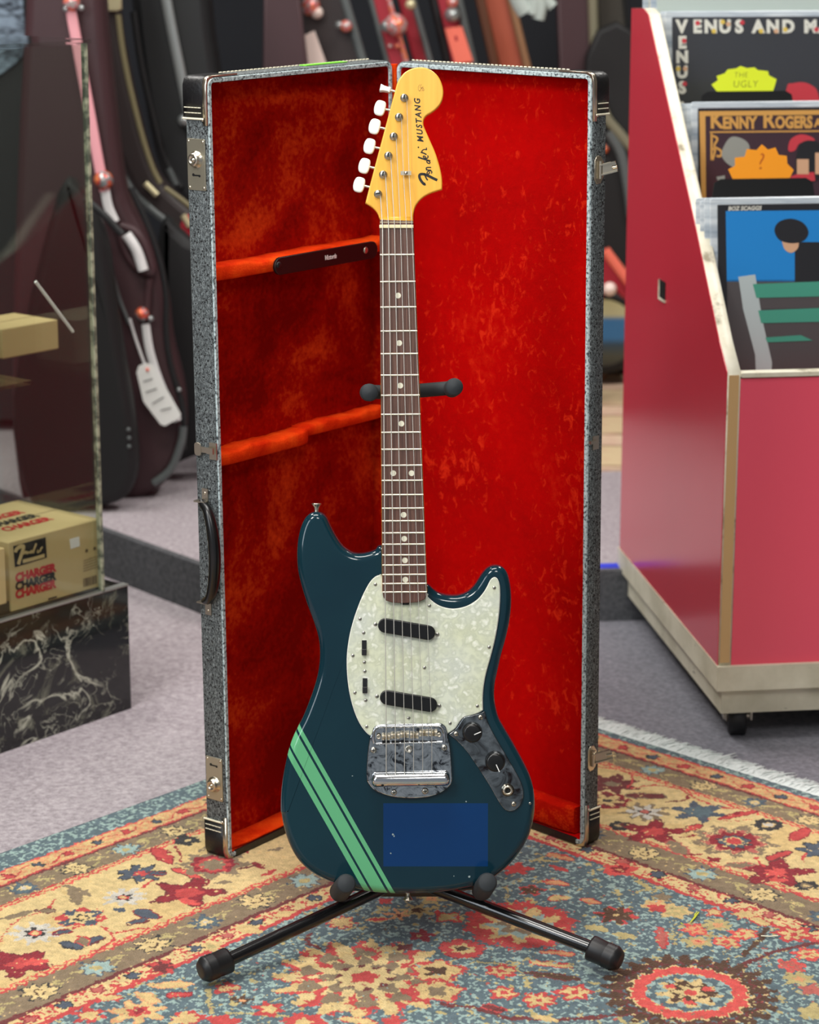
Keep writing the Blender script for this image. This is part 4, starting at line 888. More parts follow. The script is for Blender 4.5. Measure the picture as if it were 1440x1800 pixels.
# cloth hinge between the halves
hgp = MB(); a_ = HG + Vector((-.006, .004, 0)); 
hgp.tube([HG + Vector((-.0005, .006, .02)), HG + Vector((-.0005 - .0073, .006, HC - .004))], .005, 10); hgp.xf(CI).build('hinge', W['velvet_ledge'], case)
# padded ledges in the left half
def ledge(F_, x0, x1, yt0, yt1, yb0, yb1, z0, z1, seed, name, mt, parent, amp=.0016):
    r_ = random.Random(seed); N_ = 46; mb = MB(); V = []; K = 14
    ph = [r_.uniform(0, 6) for _ in range(8)]
    for i in range(N_ + 1):
        s_ = i / N_; x = x0 + (x1 - x0) * s_; yt = yt0 + (yt1 - yt0) * s_; yb = yb0 + (yb1 - yb0) * s_; e = min(1, s_ * 9, (1 - s_) * 9) ** .5
        w1 = amp * (sin(11 * s_ + ph[0]) + .6 * sin(29 * s_ + ph[1]) + .3 * sin(63 * s_ + ph[2])); w2 = amp * (sin(8 * s_ + ph[3]) + .5 * sin(37 * s_ + ph[4]))
        r = min(.0035, (yt - yb) * .4)
        pr = [(yb, z0), (yt + w1 * .4, z0), (yt + w1 * .6, z0 + (z1 - z0) * .35), (yt + w1, z0 + (z1 - z0) * .7), (yt + w1 - r * .15, z1 - r * .8), (yt + w1 - r * .5, z1 - r * .3 + w2 * .4), (yt - r + w1 * .5, z1 + w2 * .3), ((yt + yb) / 2, z1 + w2 * .5), (yb + r + w2 * .3, z1), (yb + r * .4, z1 - r * .35), (yb, z1 - r)]
        K = len(pr); V += [(x, y, z0 + (z - z0) * (.75 + .25 * e)) for y, z in pr]
    mb.add(V, [(i * K + j, i * K + (j + 1) % K, (i + 1) * K + (j + 1) % K, (i + 1) * K + j) for i in range(N_) for j in range(K)], True)
    mb.add(V[:K], [list(range(K))]); mb.add(V[-K:], [list(range(K))[::-1]])
    return cb(mb, F_, name, mt, parent)
def hy(F_, px, py, z): return F_.hit(px, py, 2, z)
a = hy(CL, 392, 468, -.004); b = hy(CL, 480, 451, -.004); c = hy(CL, 392, 494, -.004); sl_ = (b[1] - a[1]) / (b[0] - a[0])
ledge(CL, .007, WL - .007, a[1], a[1] - .002, c[1], c[1] - .002, -DLc + .004, -.004, 3, 'padded_ledge', 'velvet_ledge', shL)
a2 = hy(CL, 400, 794, -.003); c2 = hy(CL, 400, 819, -.003); m2 = hy(CL, 548, 760, -.004); e2 = hy(CL, 660, 733, -.008)
ledge(CL, .007, m2[0], a2[1], a2[1] - .002, c2[1], c2[1] - .002, -DLc + .004, -.003, 5, 'padded_ledge', 'velvet_ledge', shL)
ledge(CL, m2[0] - .004, WL - .007, a2[1] + .002, a2[1], c2[1] + .006, c2[1] + .003, -DLc + .004, -.011, 6, 'padded_ledge', 'velvet_ledge', shL)
ledge(CL, .007, WL - .007, .014, .013, .008, .008, -DLc + .004, -.003, 9, 'bottom_pad', 'velvet_ledge', shL, .0005)
# bolster at the foot of the right half
p1 = hy(CR_, 1006, 1423, -.006); 
ledge(CR_, .008, p1[0], p1[1] + .004, p1[1], .009, .009, -DRc + .004, -.004, 12, 'bolster', 'velvet_bolster', shR, .0007)
# black leather flap with lettering, standing before the upper ledge
f0 = hy(CL, 484, 467, .0); f1 = hy(CL, 654, 441, .0)
fy = (f0[1] + f1[1]) / 2; q0 = hy(CL, 478, 453, 0)[1]
fl = MB().prism(capsule((f0[0] + .010, fy + .0005), (min(f1[0], WL - .018), fy - .001), .0115, 8), -.0032, .0012, .0009, .0009); flap = cb(fl, CL, 'strap_flap', 'beige_leather', shL, 'black leather strap with white script lettering')
vx = hy(CL, 581, 452, .0016)
t_ = text_mesh('lettering', 'Victoria', .0088, W['white_ink'], None, (0, 0, 0), (1, 0, 0), (0, 1, 0), .0001, .35, .92, .0002)
t_.data.transform(CI @ CL.M @ Matrix.Translation((vx[0], vx[1], .0014))); t_.parent = flap
for px, py, mt in ((643, 440, 'nickel'), (490, 466, 'leather')):
    h = hy(CL, px, py, .001); cb(MB().lathe([(.0046, 0), (.0042, .001), (.002, .0018), (.00001, .002)], (h[0], h[1], .001), (0, 0, 1), 16), CL, 'snap_stud', mt, flap)
# pocket pegs: tiny brads near the corner
for px, py in ((387, 144),): h = hy(CL, px, py, -.004); cb(MB().lathe([(.0016, 0), (.001, .001), (.00001, .0013)], (h[0], h[1], -.004), (0, 0, 1), 10), CL, 'brad', 'nickel', shL)
# corner caps
def corner(F_, Wd, D, sgn, top, shell):
    xo = 0 if sgn > 0 else Wd; s = 1 if sgn > 0 else -1          # s: direction into the case along x
    yb = HC if top else 0; q = -1 if top else 1                   # q: direction into the case along y
    H = .050; t = .0011
    mb = MB()
    P = [(xo - s * t, yb + q * H), (xo - s * t, yb + q * .010), (xo + s * .002, yb + q * .002), (xo + s * .010, yb - q * t), (xo + s * .052, yb - q * t), (xo + s * .052, yb + q * .0006), (xo + s * .012, yb + q * .0008), (xo + s * .0008, yb + q * .012), (xo + s * .0006, yb + q * H)]
    mb.prism(P, -D - .0009, -.0075, .0008, .0012, k=2)
    cc = cb(mb, F_, 'corner_cap', 'leather', shell)
    tr_ = MB()
    P = [(xo - s * (t + .0006), yb + q * (H + .009)), (xo - s * (t + .0006), yb + q * .010), (xo + s * .001, yb + q * .001), (xo + s * .010, yb - q * (t + .0006)), (xo + s * .058, yb - q * (t + .0006)), (xo + s * .058, yb + q * .0002), (xo + s * .012, yb + q * .0008), (xo + s * .0008, yb + q * .012), (xo + s * .0002, yb + q * (H + .009))]
    tr_.prism(P, -.0078, -.0012, .0004, .0004, k=1)
    mt = cb(tr_, F_, 'metal_edge', 'nickel', cc)
    stt = MB()
    for off_ in (.006, .0125):
        nst = 5 if D > .035 else 4
        for i in range(nst):
            z = -D + .002 + (D - .012) * (i + .5) / nst
            stt.tube([(xo - s * (t + .0007), yb + q * (H - off_), z - .0024), (xo - s * (t + .0012), yb + q * (H - off_), z), (xo - s * (t + .0007), yb + q * (H - off_), z + .0024)], .0007, 6)
    cb(stt, F_, 'stitching', 'thread', cc)
    pp = MB().tube([(xo - s * .0016, yb + q * (H + .0012), -D - .0004), (xo - s * .0018, yb + q * (H + .0012), -.0075)], .0014, 8); cb(pp, F_, 'piping', 'thread', cc)
    rv_ = MB().lathe([(.0022, 0), (.0018, .0009), (.00001, .0014)], (xo - s * (t + .0007), yb + q * (H + .002), -.0082), (-s, 0, 0), 12); cb(rv_, F_, 'rivet', 'nickel', cc)
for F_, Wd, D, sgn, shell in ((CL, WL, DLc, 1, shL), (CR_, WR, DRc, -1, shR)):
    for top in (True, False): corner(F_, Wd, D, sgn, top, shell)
    cb(MB().box((Wd / 2, .0046, -.0012), (Wd - .03, .0092, .0030)), F_, 'bottom_shade_strip', 'leather', shell)  # black strip stands in for the shade along the bottom rim
    # stitched binding along the top edge
    sb_ = MB(); N_ = int(Wd / .0075)
    for i in range(8 if sgn > 0 else 0, N_ - (0 if sgn > 0 else 8)):
        x = .004 + i * .0075; sb_.tube([(x, HC + .0006, -D + .003), (x + .0045, HC + .0006, -D + .003)], .0010, 6)
    cb(sb_, F_, 'top_stitching', 'thread', shell)
g0 = CL.hit(463, 113, 1, HC); g1 = CL.hit(570, 108, 1, HC)
cb(MB().box(((g0[0] + g1[0]) / 2, HC + .0008, -DLc + .010), (g1[0] - g0[0], .0012, .012)), CL, 'green_sticker', 'tape_green', shL)
# hardware on the near side of the left half (plane x = 0)
def side_box(F_, xv, px, py, hz, hy_, t, s, bev=.0012):
    h = F_.hit(px, py, 0, xv); return h
def plate(px, py, wz, wy, lockpy, keypy):
    h = CL.hit(px, py, 0, 0.0); Y, Z = h[1], h[2]; Z = max(min(Z, -.006 - wz / 2), -DLc + wz / 2 + .001)
    M_l = Matrix(((0, 0, -1, 0), (0, 1, 0, Y), (1, 0, 0, Z), (0, 0, 0, 1)))       # local xy of the plate -> z, y of the side; outwards = -x
    def pb(mb, name, mt, par=None):
        mb.xf(M_l); return cb(mb, CL, name, mt, par or shL)
    W.setdefault('lockplate', mat('aged_nickel_plate', (186, 180, 160), 0.38, 0.85))
    p = pb(MB().prism(rrect(wz, wy, .002), .0002, .0016, .0005, 0), 'lock_plate', 'lockplate')
    ly = CL.hit(px, lockpy, 0, 0.0)[1] - Y; ky = CL.hit(px, keypy, 0, 0.0)[1] - Y
    pb(MB().lathe([(.0110, 0), (.0106, .001), (.0086, .0018), (.0082, .0062), (.0068, .0076), (.0046, .0078), (.0040, .0062), (.0022, .0062), (.0020, .0078), (.00001, .0080)], (0, ly, .0014), (0, 0, 1), 28), 'lock_button', 'nickel', p)
    kh = MB(); kh.box((0, ky, .0017), (.0125, .0018, .0004)); kh.prism(circle(-.005, ky + .0006, .0019, 12), .0015, .0020); kh.prism(circle(.005, ky - .0004, .0016, 12), .0015, .0020); pb(kh, 'keyhole', 'dark_hole', p)
    for a_ in (-1, 1):
        for b_ in (-1, 1): pb(MB().lathe([(.0019, 0), (.0014, .0009), (.00001, .0012)], (a_ * (wz / 2 - .003), b_ * (wy / 2 - .0035), .0014), (0, 0, 1), 12), 'rivet', 'nickel', p)
plate(356, 290, .0295, .064, 281, 309)
plate(384, 1370, .0285, .060, 1380, 1347)
# small draw latch and handle
def sp(px, py): h = CL.hit(px, py, 0, 0.0); return h[1], h[2]
y_, z_ = sp(376, 793)
lt = MB(); lt.box((-.0012, y_, z_), (.0016, .022, .012)); lt.box((-.004, y_ + .001, z_ - .001), (.006, .008, .010)); lt.box((-.005, y_ + .001, z_ - .012), (.0012, .0075, .016))
lt = cb(lt, CL, 'draw_latch', 'nickel', shL); cb(MB().prism(rrect(.011, .017, .004), -.0007, .0007, .0003, .0003).xf(Matrix(((0, 0, 1, -.006), (0, 1, 0, y_ + .001), (1, 0, 0, z_ - .022), (0, 0, 0, 1)))), CL, 'latch_tab', 'nickel', lt)
ht, hb_ = sp(372, 884)[0], sp(372, 1058)[0]; zc = -.026
pts = []; rad = []
for i in range(21):
    t = i / 20; y = ht + (hb_ - ht) * t; e = sin(pi * t) ** .45 if 0 < t < 1 else 0
    pts.append((-.004 - .010 * e, y, zc + .029 * e)); rad.append(.0052 + .0026 * sin(pi * t) ** .5 if 0 < t < 1 else .005)
hn = cb(MB().tube(pts, rad, 16), CL, 'handle', 'black', shL, 'curved black handle')
for yy in (ht, hb_):
    mbk = MB(); sg_ = 1 if yy == ht else -1
    mbk.box((-.0012, yy + sg_ * .008, zc + .004), (.0016, .020, .010)); mbk.box((-.005, yy + sg_ * .001, zc), (.009, .0018, .018)); mbk.lathe([(.0018, 0), (.0014, .0008), (.00001, .001)], (-.002, yy + sg_ * .012, zc + .004), (-1, 0, 0), 10)
    cb(mbk, CL, 'handle_bracket', 'nickel', hn)
# hasps on the near side of the right half (plane x = WR, outwards = +x)
def hasp(px, py, arm_px):
    h = CR_.hit(px, py, 0, WR); Y = h[1]; Z = -.013
    mb = MB(); P = [(-.009, -.009), (-.009, .009), (-.003, .017), (.004, .018), (.008, .012), (.008, -.012), (.004, -.018), (-.003, -.017)]
    M_r = Matrix(((0, 0, 1, WR), (0, 1, 0, Y), (-1, 0, 0, Z), (0, 0, 0, 1)))
    mb.prism([(-x, y) for x, y in P], .0002, .0018, .0006, 0); mb.xf(M_r); hp = cb(mb, CR_, 'hasp_plate', 'nickel', shR)
    A = CR_.o + CR_.X * (WR + .004) + CR_.Y * Y + CR_.Z * Z
    E_ = on_y(arm_px[0], arm_px[1], A.y - .004)
    d = (E_ - A); L = d.length; d.normalize(); upv = Vector((0, 0, 1)); sd = d.cross(upv).normalized(); R = Matrix((d, upv - d * upv.dot(d), sd)).transposed()
    ar = MB(); ar.box(A + d * L * .36, (L * .72, .015, .0016), R); ar.box(A + d * L * .86 + R @ Vector((0, .0045, 0)), (L * .3, .005, .0016), R); ar.box(A + d * L * .86 - R @ Vector((0, .0052, 0)), (L * .3, .004, .0016), R); ar.box(A + d * L / 2 + R @ Vector((0, .0062, .002)), (L, .0016, .005), R); ar.box(A + d * L / 2 + R @ Vector((0, -.0062, .002)), (L, .0016, .005), R)
    ar.tube([A + d * L * .62 - sd * .003 - upv * .001, A + d * L * 1.02 - sd * .003 - upv * .001], .0026, 10); ar.tube([A + Vector((0, 0, -.011)), A + Vector((0, 0, .011))], .0028, 10)
    ar.xf(CI).build('hasp_arm', W['nickel'], hp)
hasp(1046, 299, (1084, 292)); hasp(1046, 1330, (1075, 1325))
h = CR_.hit(1041, 779, 0, WR); ml = MB(); ml.box((WR + .001, h[1], -.013), (.0016, .018, .011)); ml.box((WR + .003, h[1] + .002, -.006), (.004, .004, .012)); cb(ml, CR_, 'small_catch', 'nickel', shR)
# ---------------- glass display counter at the left ----------------
dd = radians(50.5); FD = Vector((-cos(dd), -sin(dd), 0)); IN = Vector((-sin(dd), cos(dd), 0))      # along its front, and into it
DF = Frame((-0.44, 3.651, FZ), -FD, (0, 0, 1), -IN)                           # z points out of the front
disp = empty('display_counter', DF.M); tag(disp, 'glass display counter on a black veined marble base at the left', 'display case')
BZ = .198 - FZ
MB().prism([(-1.1, 0), (0, 0), (0, BZ), (-1.1, BZ)], -.45, 0, .002, .002).build('marble_base', W['marble'], disp)
W['edge_trim'] = mat('aluminium_edge', (176, 180, 176), 0.35, 0.7)
MB().box((-.55, BZ + .001, -.006), (1.1, .003, .012)).build('edge_trim', W['edge_trim'], disp)
m = mat('counter_glass', (225, 232, 228), 0.02, alpha=1.0); W['glass'] = m
nt = m.node_tree; b = nt.nodes['Principled BSDF']; tr = nt.nodes.new('ShaderNodeBsdfTransparent'); tr.inputs[0].default_value = (.91, .93, .91, 1); gl = nt.nodes.new('ShaderNodeBsdfGlossy'); gl.inputs['Roughness'].default_value = .02
lw_ = nt.nodes.new('ShaderNodeLayerWeight'); pw_ = nt.nodes.new('ShaderNodeMath'); pw_.operation = 'POWER'; pw_.inputs[1].default_value = 5.0; nt.links.new(lw_.outputs['Facing'], pw_.inputs[0])
fr_ = nt.nodes.new('ShaderNodeMath'); fr_.operation = 'MULTIPLY_ADD'; fr_.inputs[1].default_value = .95; fr_.inputs[2].default_value = .04; nt.links.new(pw_.outputs[0], fr_.inputs[0]); mx = nt.nodes.new('ShaderNodeMixShader'); nt.links.new(fr_.outputs[0], mx.inputs[0]); nt.links.new(tr.outputs[0], mx.inputs[1]); nt.links.new(gl.outputs[0], mx.inputs[2])
nt.links.new(mx.outputs[0], nt.nodes['Material Output'].inputs[0])
W['glass_edge'] = mat('green_glass_edge', (120, 128, 108), 0.25)
nn_ = NT(W['glass_edge']); nn_.color(nn_.ramp(nn_.noise(nn_.coord((1, 1, 1)), 60, 3), [(.4, (88, 94, 82)), (.6, (168, 170, 146))]))
TZ = 1.034 - FZ; x0 = -.052
MB().box((x0 - .52, (BZ + TZ) / 2, -.004), (1.03, TZ - BZ - .004, .006)).build('front_pane', W['glass'], disp)
MB().box((x0 - .0005, (BZ + TZ) / 2, -.0045), (.005, TZ - BZ, .009)).build('pane_edge', W['glass_edge'], disp)
MB().box((x0 - .003, (BZ + TZ) / 2, -.205), (.006, TZ - BZ - .004, .39)).build('end_pane', W['glass'], disp)
MB().box((x0 - .52, TZ + .003, -.20), (1.05, .006, .41)).build('top_pane', W['glass'], disp)
W['brown_panel'] = mat('dark_brown_panel', (46, 33, 33), 0.35)
MB().box((x0 - .52, (BZ + TZ) / 2, -.405), (1.03, TZ - BZ - .01, .012)).build('back_panel', W['brown_panel'], disp)
W['shelf'] = mat('dark_shelf', (44, 40, 36), 0.3)
MB().box((x0 - .52, BZ + .003, -.20), (1.02, .006, .38)).build('deck', W['shelf'], disp)
sz = DF.hit(60, 640, 2, -.20)[1]
MB().box((x0 - .54, sz, -.24), (.98, .006, .30)).build('glass_shelf', W['glass'], disp)
# cardboard cartons inside
W['carton'] = mat('tan_cardboard', (206, 182, 130), 0.75); W['carton_red'] = mat('carton_red_print', (196, 40, 44), 0.7); W['carton_black'] = mat('carton_black_print', (30, 28, 26), 0.7); W['carton_brown'] = mat('carton_brown_print', (112, 92, 66), 0.7)
A_ = DF.hit(180, 1035, 2, -.012); B_ = DF.hit(20, 1085, 2, -.012); T_ = DF.hit(174, 914, 2, -.012)
cx0, cx1, cy0, cy1 = B_[0], A_[0], BZ + .006, T_[1] + .002
def carton(x0_, x1_, y0_, y1_, zf, zb, label, prints=True):
    e = empty('cardboard_box', DF.M @ Matrix.Translation(((x0_ + x1_) / 2, y0_, (zf + zb) / 2))); tag(e, label, 'box')
    cx, cz = (x0_ + x1_) / 2, (zf + zb) / 2; w_, h_, d_ = x1_ - x0_, y1_ - y0_, zf - zb
    MB().prism(rrect(w_, h_, .003, 0, h_ / 2), -d_ / 2, d_ / 2, .002, .002, k=2).build('carton', W['carton'], e)
    MB().box((0, h_ + .0002, 0), (w_ * .96, .0004, .0012)).build('flap_seam', W['carton_brown'], e)
    return e, w_, h_, d_
e, w_, h_, d_ = carton(cx0, cx1, cy0, cy1, -.012, -.20, 'tan cardboard box with red and black print on the counter deck')
def cpx(px, py): h = DF.hit(px, py, 2, -.012); return h[0] - (cx0 + cx1) / 2, h[1] - cy0
zf = d_ / 2 + .0004
def fq(L, name, mt, par): MB().prism([cpx(*p) for p in L], zf - .0003, zf + .0001).build(name, W[mt], par)
fq([(23, 960), (80, 944), (82, 980), (26, 997)], 'logo_patch', 'carton_black', e)
lm = MB(); Z8 = lambda L: [cpx(x / 7.58, 930 + y / 7.58) for x, y in L]
strokes(lm, [(Z8([(240, 470), (265, 390), (290, 310), (310, 235), (260, 235), (215, 270), (200, 310)]), 3), (Z8([(300, 330), (335, 300)]), 1.8), (Z8([(330, 330), (345, 300), (360, 320), (385, 300)]), 1.6), (Z8([(395, 325), (410, 290), (420, 320)]), 1.5),
             (Z8([(440, 320), (450, 270), (480, 190)]), 1.7), (Z8([(440, 320), (430, 290), (450, 285)]), 1.5), (Z8([(490, 310), (505, 275), (495, 305), (520, 300)]), 1.5), (Z8([(530, 300), (545, 255), (565, 240)]), 1.5), (Z8([(300, 430), (440, 395), (590, 350)]), 2.6)], .0022, zf, .0003)
lm.build('logo', W['carton'], e)
for k, (yy, mt) in enumerate(((1006, 'carton_red'), (1021, 'carton_black'), (1035, 'carton_red'))):
    a = cpx(27, yy + 10); b = cpx(99, yy - 8)
    t = text_mesh('print', 'CHARGER', .0175, W[mt], e, (a[0], (a[1] + b[1]) / 2, zf), (1, 0, 0), (0, 1, 0), .0001, 0, .95, .0011, 1.0, 'LEFT'); w0 = max(v.co.x for v in t.data.vertices) - a[0]
    for v in t.data.vertices: v.co.x = a[0] + (v.co.x - a[0]) * (b[0] - a[0]) / w0
a = cpx(92, 1051); MB().prism(rrect(.018, .0025, .001, a[0], a[1]), zf, zf + .0002).build('small_print', W['carton_black'], e)
fq([(122, 948), (139, 943), (140, 960), (124, 965)], 'white_sticker', 'white_ink', e)
bc = MB(); r_ = random.Random(8)
a, b = cpx(147, 1030), cpx(171, 1012); x = min(a[0], b[0])
while x < max(a[0], b[0]): bw = r_.uniform(.0008, .0022); bc.box((x, (a[1] + b[1]) / 2, zf), (bw, abs(b[1] - a[1]) * 1.35, .0004)); x += bw + r_.uniform(.0007, .0016)
bc.build('barcode', W['carton_brown'], e)
sp_ = MB()
for k in range(5): a, b = cpx(146, 986 + k * 4.6), cpx(170, 978 + k * 4.6); strokes(sp_, [([a, b], 1)], .0009, zf, .0002)
for px, py in ((152, 968), (166, 964)): a = cpx(px, py); sp_.prism(circle(a[0], a[1], .003, 12), zf, zf + .0002)
sp_.build('small_print', W['carton_brown'], e)
yt = h_ + .0005
for k, (zz, mt) in enumerate(((.035, 'carton_red'), (.004, 'carton_black'), (-.030, 'carton_red'))):
    text_mesh('print', 'CHARGER', .030, W[mt], e, (-.005, yt, zz), (-1, 0, 0) if False else (1, 0, 0), (0, 0, -1), .0001, .2, .95, .0012, .72)
MB().prism(rrect(.045, .03, .006, -.055, 0), 0, .0004).xf(Matrix(((1, 0, 0, 0), (0, 0, 1, yt), (0, -1, 0, -.062), (0, 0, 0, 1)))).build('picture_print', W['carton_black'], e)
c2 = DF.hit(12, 1058, 2, -.012); c3 = DF.hit(8, 960, 2, -.012)
carton(cx0 - .16, cx0 - .012, cy0 + .018, c3[1], -.006, -.19, 'tan cardboard box cut by the left picture edge, beside the printed box')
MB().box((cx0 - .09, cy0 + .009, -.10), (.19, .016, .17)).xf(DF.M).build('riser_block', W['shelf'], None)
o = bpy.data.objects['riser_block']; tag(o, 'dark block under the cardboard box at the left picture edge', 'block')
s0_ = DF.hit(16, 646, 2, -.10); s1_ = DF.hit(16, 592, 2, -.10)
carton(s0_[0] - .12, s0_[0], sz + .0035, s1_[1], -.13, -.22, 'small cream box on the glass shelf at the left picture edge')
bpy.data.objects[-1] if False else None
W['cream_card'] = mat('cream_card', (214, 208, 176), 0.6)
last = [o for o in COL.objects if o.name.startswith('cardboard_box')][-1]
for ch_ in last.children: ch_.data.materials.clear(); ch_.data.materials.append(W['cream_card'])
q = DF.hit(72, 640, 2, -.30); carton(q[0] - .12, q[0], sz + .0035, sz + .052, -.255, -.36, 'low tan box lying behind the cream box on the glass shelf')
a = DF.hit(62, 495, 2, -.012); b = DF.hit(128, 583, 2, -.012)
st_ = MB().tube([DF.M @ Vector((a[0], a[1], -.0115)), DF.M @ Vector((b[0], b[1], -.0115))], .0028, 4); st_ = st_.build('label_strip', W['white_ink']); tag(st_, 'slanting pale label strip stuck inside the glass counter', 'strip')

# ---------------- the record bin at the right ----------------
th = radians(82.5); SD = Vector((-cos(th), sin(th), 0)); FV = Vector((SD.y, -SD.x, 0))
BA = Vector((.4645, 3.485, FZ)); bin_ = Frame(BA, FV, (0, 0, 1), -SD)                      # x to the right, y up, z towards the viewer
rb = empty('record_bin', bin_.M); tag(rb, 'red laminate record browser on a worn cream plinth with casters at the right', 'record bin')
W['lam'] = mat('red_laminate', (206, 50, 68), 0.22, coat=0.3, coat_r=.15); W['lam_front'] = mat('red_laminate_front_brightened', (238, 84, 108), 0.35); W['edge'] = mat('cream_edge_band', (226, 220, 198), 0.4); W['woodedge'] = mat('bare_wood_edge', (206, 168, 116), 0.5)  # front laminate coloured brighter to make up for weak light there
nn_ = NT(W['edge']); nn_.color(nn_.ramp(nn_.noise(nn_.coord(), 16, 5, .65), [(.36, (150, 140, 118)), (.46, (222, 216, 194)), (.7, (238, 234, 216))]))
W['plinth'] = mat('cream_painted_wood', (214, 208, 184), 0.55); nn_ = NT(W['plinth']); vv = nn_.coord(); c = nn_.ramp(nn_.noise(vv, 9, 5, .6), [(.35, (196, 190, 166)), (.6, (222, 216, 194))])
sc_ = nn_.noise(nn_.coord((30, 90, 30)), 1.0, 3, .6, 1.0); nn_.color(nn_.mix(nn_.ramp(sc_, [(.70, (0, 0, 0)), (.73, (255, 255, 255))]), c, (62, 58, 50)))
Zb = lambda s: -s
side = [(0, .124), (0, .575), (.05, .612), (.235, .78), (.40, .92), (.566, 1.062), (.60, 1.070), (.69, 1.066), (.69, .124)]   # (depth, height) of the side panel
def side_prism(x0, x1, P, mt, name, ins=0.0, par=rb):
    # outline in (z, y); extruded along x
    M_s = Matrix(((0, 0, 1, 0), (0, 1, 0, 0), (-1, 0, 0, 0), (0, 0, 0, 1)))
    return MB().prism([(s, y) for s, y in P], x0, x1, ins, ins, k=1).xf(M_s).build(name, W[mt], par)
sp0 = side_prism(0, .0205, side, 'edge', 'side_panel', .0015)
slot = [(.398, .608), (.398, .636), (.445, .636), (.445, .608)]
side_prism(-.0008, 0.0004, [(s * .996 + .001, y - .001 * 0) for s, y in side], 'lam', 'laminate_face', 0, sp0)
MB().box((.0100, .35, .0007), (.0150, .44, .0016)).build('wood_edge', W['woodedge'], sp0)
h = bin_.hit(1165, 510, 0, -.001)
sl = MB(); sl.box((-.0014, h[1], h[2]), (.0016, .030, .040)); so = sl.build('slot_hole', W['dark_hole'], sp0)
sl = MB(); sl.box((-.002, h[1] - .0155, h[2]), (.003, .0035, .042)); sl.box((-.002, h[1], h[2] - .019), (.003, .03, .004)); sl.build('slot_rim', W['edge'], so)
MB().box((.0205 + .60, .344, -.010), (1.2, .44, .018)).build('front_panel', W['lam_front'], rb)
MB().prism(rrect(1.2, .0075, .0025, .6205, .5695), -.020, .001, .001, .001).build('top_trim', W['edge'], rb)
MB().box((.70, .10, -.68), (1.36, .04, .018)).build('rear_rail', W['plinth'], rb)
MB().box((.70, .55, -.68), (1.36, .86, .012)).build('back_panel', W['lam'], rb)
MB().box((.69, .106, -.345), (1.38 + .004, .0385, .705)).build('plinth_cap', W['plinth'], rb)
MB().box((.695, .0665, -.352), (1.372, .040, .69)).build('plinth', W['plinth'], rb)
def caster(x, z, i):
    e = empty('caster'); e.parent = rb; e.location = (x, 0, z)
    MB().lathe([(.008, -.014), (.026, -.014), (.029, -.011), (.029, .011), (.026, .014), (.008, .014)], (0, .0295, 0), (1, 0, .25), 28).build('wheel', W['rubber'], e)
    f = MB(); f.box((.019, .040, 0), (.003, .030, .026)); f.box((-.019, .040, 0), (.003, .030, .026)); f.box((0, .050, 0), (.048, .004, .040)); f.lathe([(.006, -.022), (.006, .022)], (0, .0295, 0), (1, 0, .1), 12); f.build('fork', W['nickel'], e)
c0_ = on_z(1290, 1301, FZ) - BA
caster(.045, -.045, 0); caster(.06, -.62, 1); caster(.9, -.045, 2)
# dividers and records
W['blackcard'] = mat('black_divider_card', (12, 12, 13), 0.4)
W['sleeve'] = mat('clear_plastic_sleeve', (196, 208, 218), 0.18); nn_ = NT(W['sleeve']); nn_.color(nn_.ramp(nn_.noise(nn_.coord((6, 60, 30)), 1.0, 4, .6), [(.35, (150, 164, 180)), (.5, (196, 206, 214)), (.68, (232, 238, 242))]))
W['sleeve_side'] = mat('pale_card_sleeve', (184, 196, 190), 0.4); W['cardedge'] = mat('worn_card_edge', (214, 200, 160), 0.6)
W['c_dark'] = mat('charcoal_print', (58, 60, 66), 0.35, coat=0.2); W['c_black'] = mat('dark_print', (38, 38, 42), 0.3); W['c_plum'] = mat('plum_brown_print', (66, 44, 54), 0.3, coat=0.2); W['c_gold'] = mat('gold_print', (214, 160, 84), 0.4)
W['c_white'] = mat('white_print', (222, 222, 212), 0.4); W['c_red'] = mat('red_print', (204, 62, 74), 0.4); W['c_yel'] = mat('yellow_print', (226, 196, 92), 0.4); W['c_grey'] = mat('grey_print', (150, 152, 146), 0.5); W['c_tan'] = mat('tan_print', (214, 170, 136), 0.5)
W['c_green'] = mat('sea_green_print', (70, 156, 134), 0.4); W['c_pale'] = mat('pale_grey_print', (184, 198, 200), 0.4); W['c_ash'] = mat('ash_print', (82, 78, 80), 0.35)
m = mat('blue_print', (50, 130, 200), 0.3); W['c_blue'] = m; nn_ = NT(m); vv = nn_.new('ShaderNodeTexCoord'); sx_ = nn_.new('ShaderNodeSeparateXYZ'); nn_.link(vv.outputs['Object'], sx_.inputs[0])
nn_.color(nn_.ramp(nn_.math('MULTIPLY_ADD', sx_.outputs[1], 6.0, .5), [(.0, (84, 98, 134)), (.18, (72, 108, 160)), (.55, (52, 126, 194)), (1, (34, 136, 214))]))
LB_ = radians(9)
def group_frame(px_top, py_top, s_top, w=.315):
    """frame of a sleeve leaning back; its top left corner meets the sight line at depth s_top"""
    h = bin_.hit(px_top, py_top, 2, -s_top); tl = bin_.o + bin_.X * h[0] + bin_.Y * h[1] + bin_.Z * h[2]
    Y = (bin_.Y * cos(LB_) - bin_.Z * sin(LB_)); o = tl - Y * w
    return Frame(o, bin_.X, Y, bin_.X.cross(Y))
def sleeve(F_, mt, label, dz=0.0, dx=0.0, dy=0.0, plastic=True, group=None):
    e = empty('record_sleeve', F_.M @ Matrix.Translation((dx, dy, dz))); tag(e, label, 'record', group)
    MB().prism(rrect(.315, .315, .0015, .1575, .1575), -.0035, 0, .0004, .0004, k=1).build('cover', mt, e)
    if plastic: MB().prism(rrect(.337, .329, .004, .1575, .1605), -.0070, -.0042, .001, .001, k=1).build('plastic_sleeve', W['sleeve'], e)
    return e
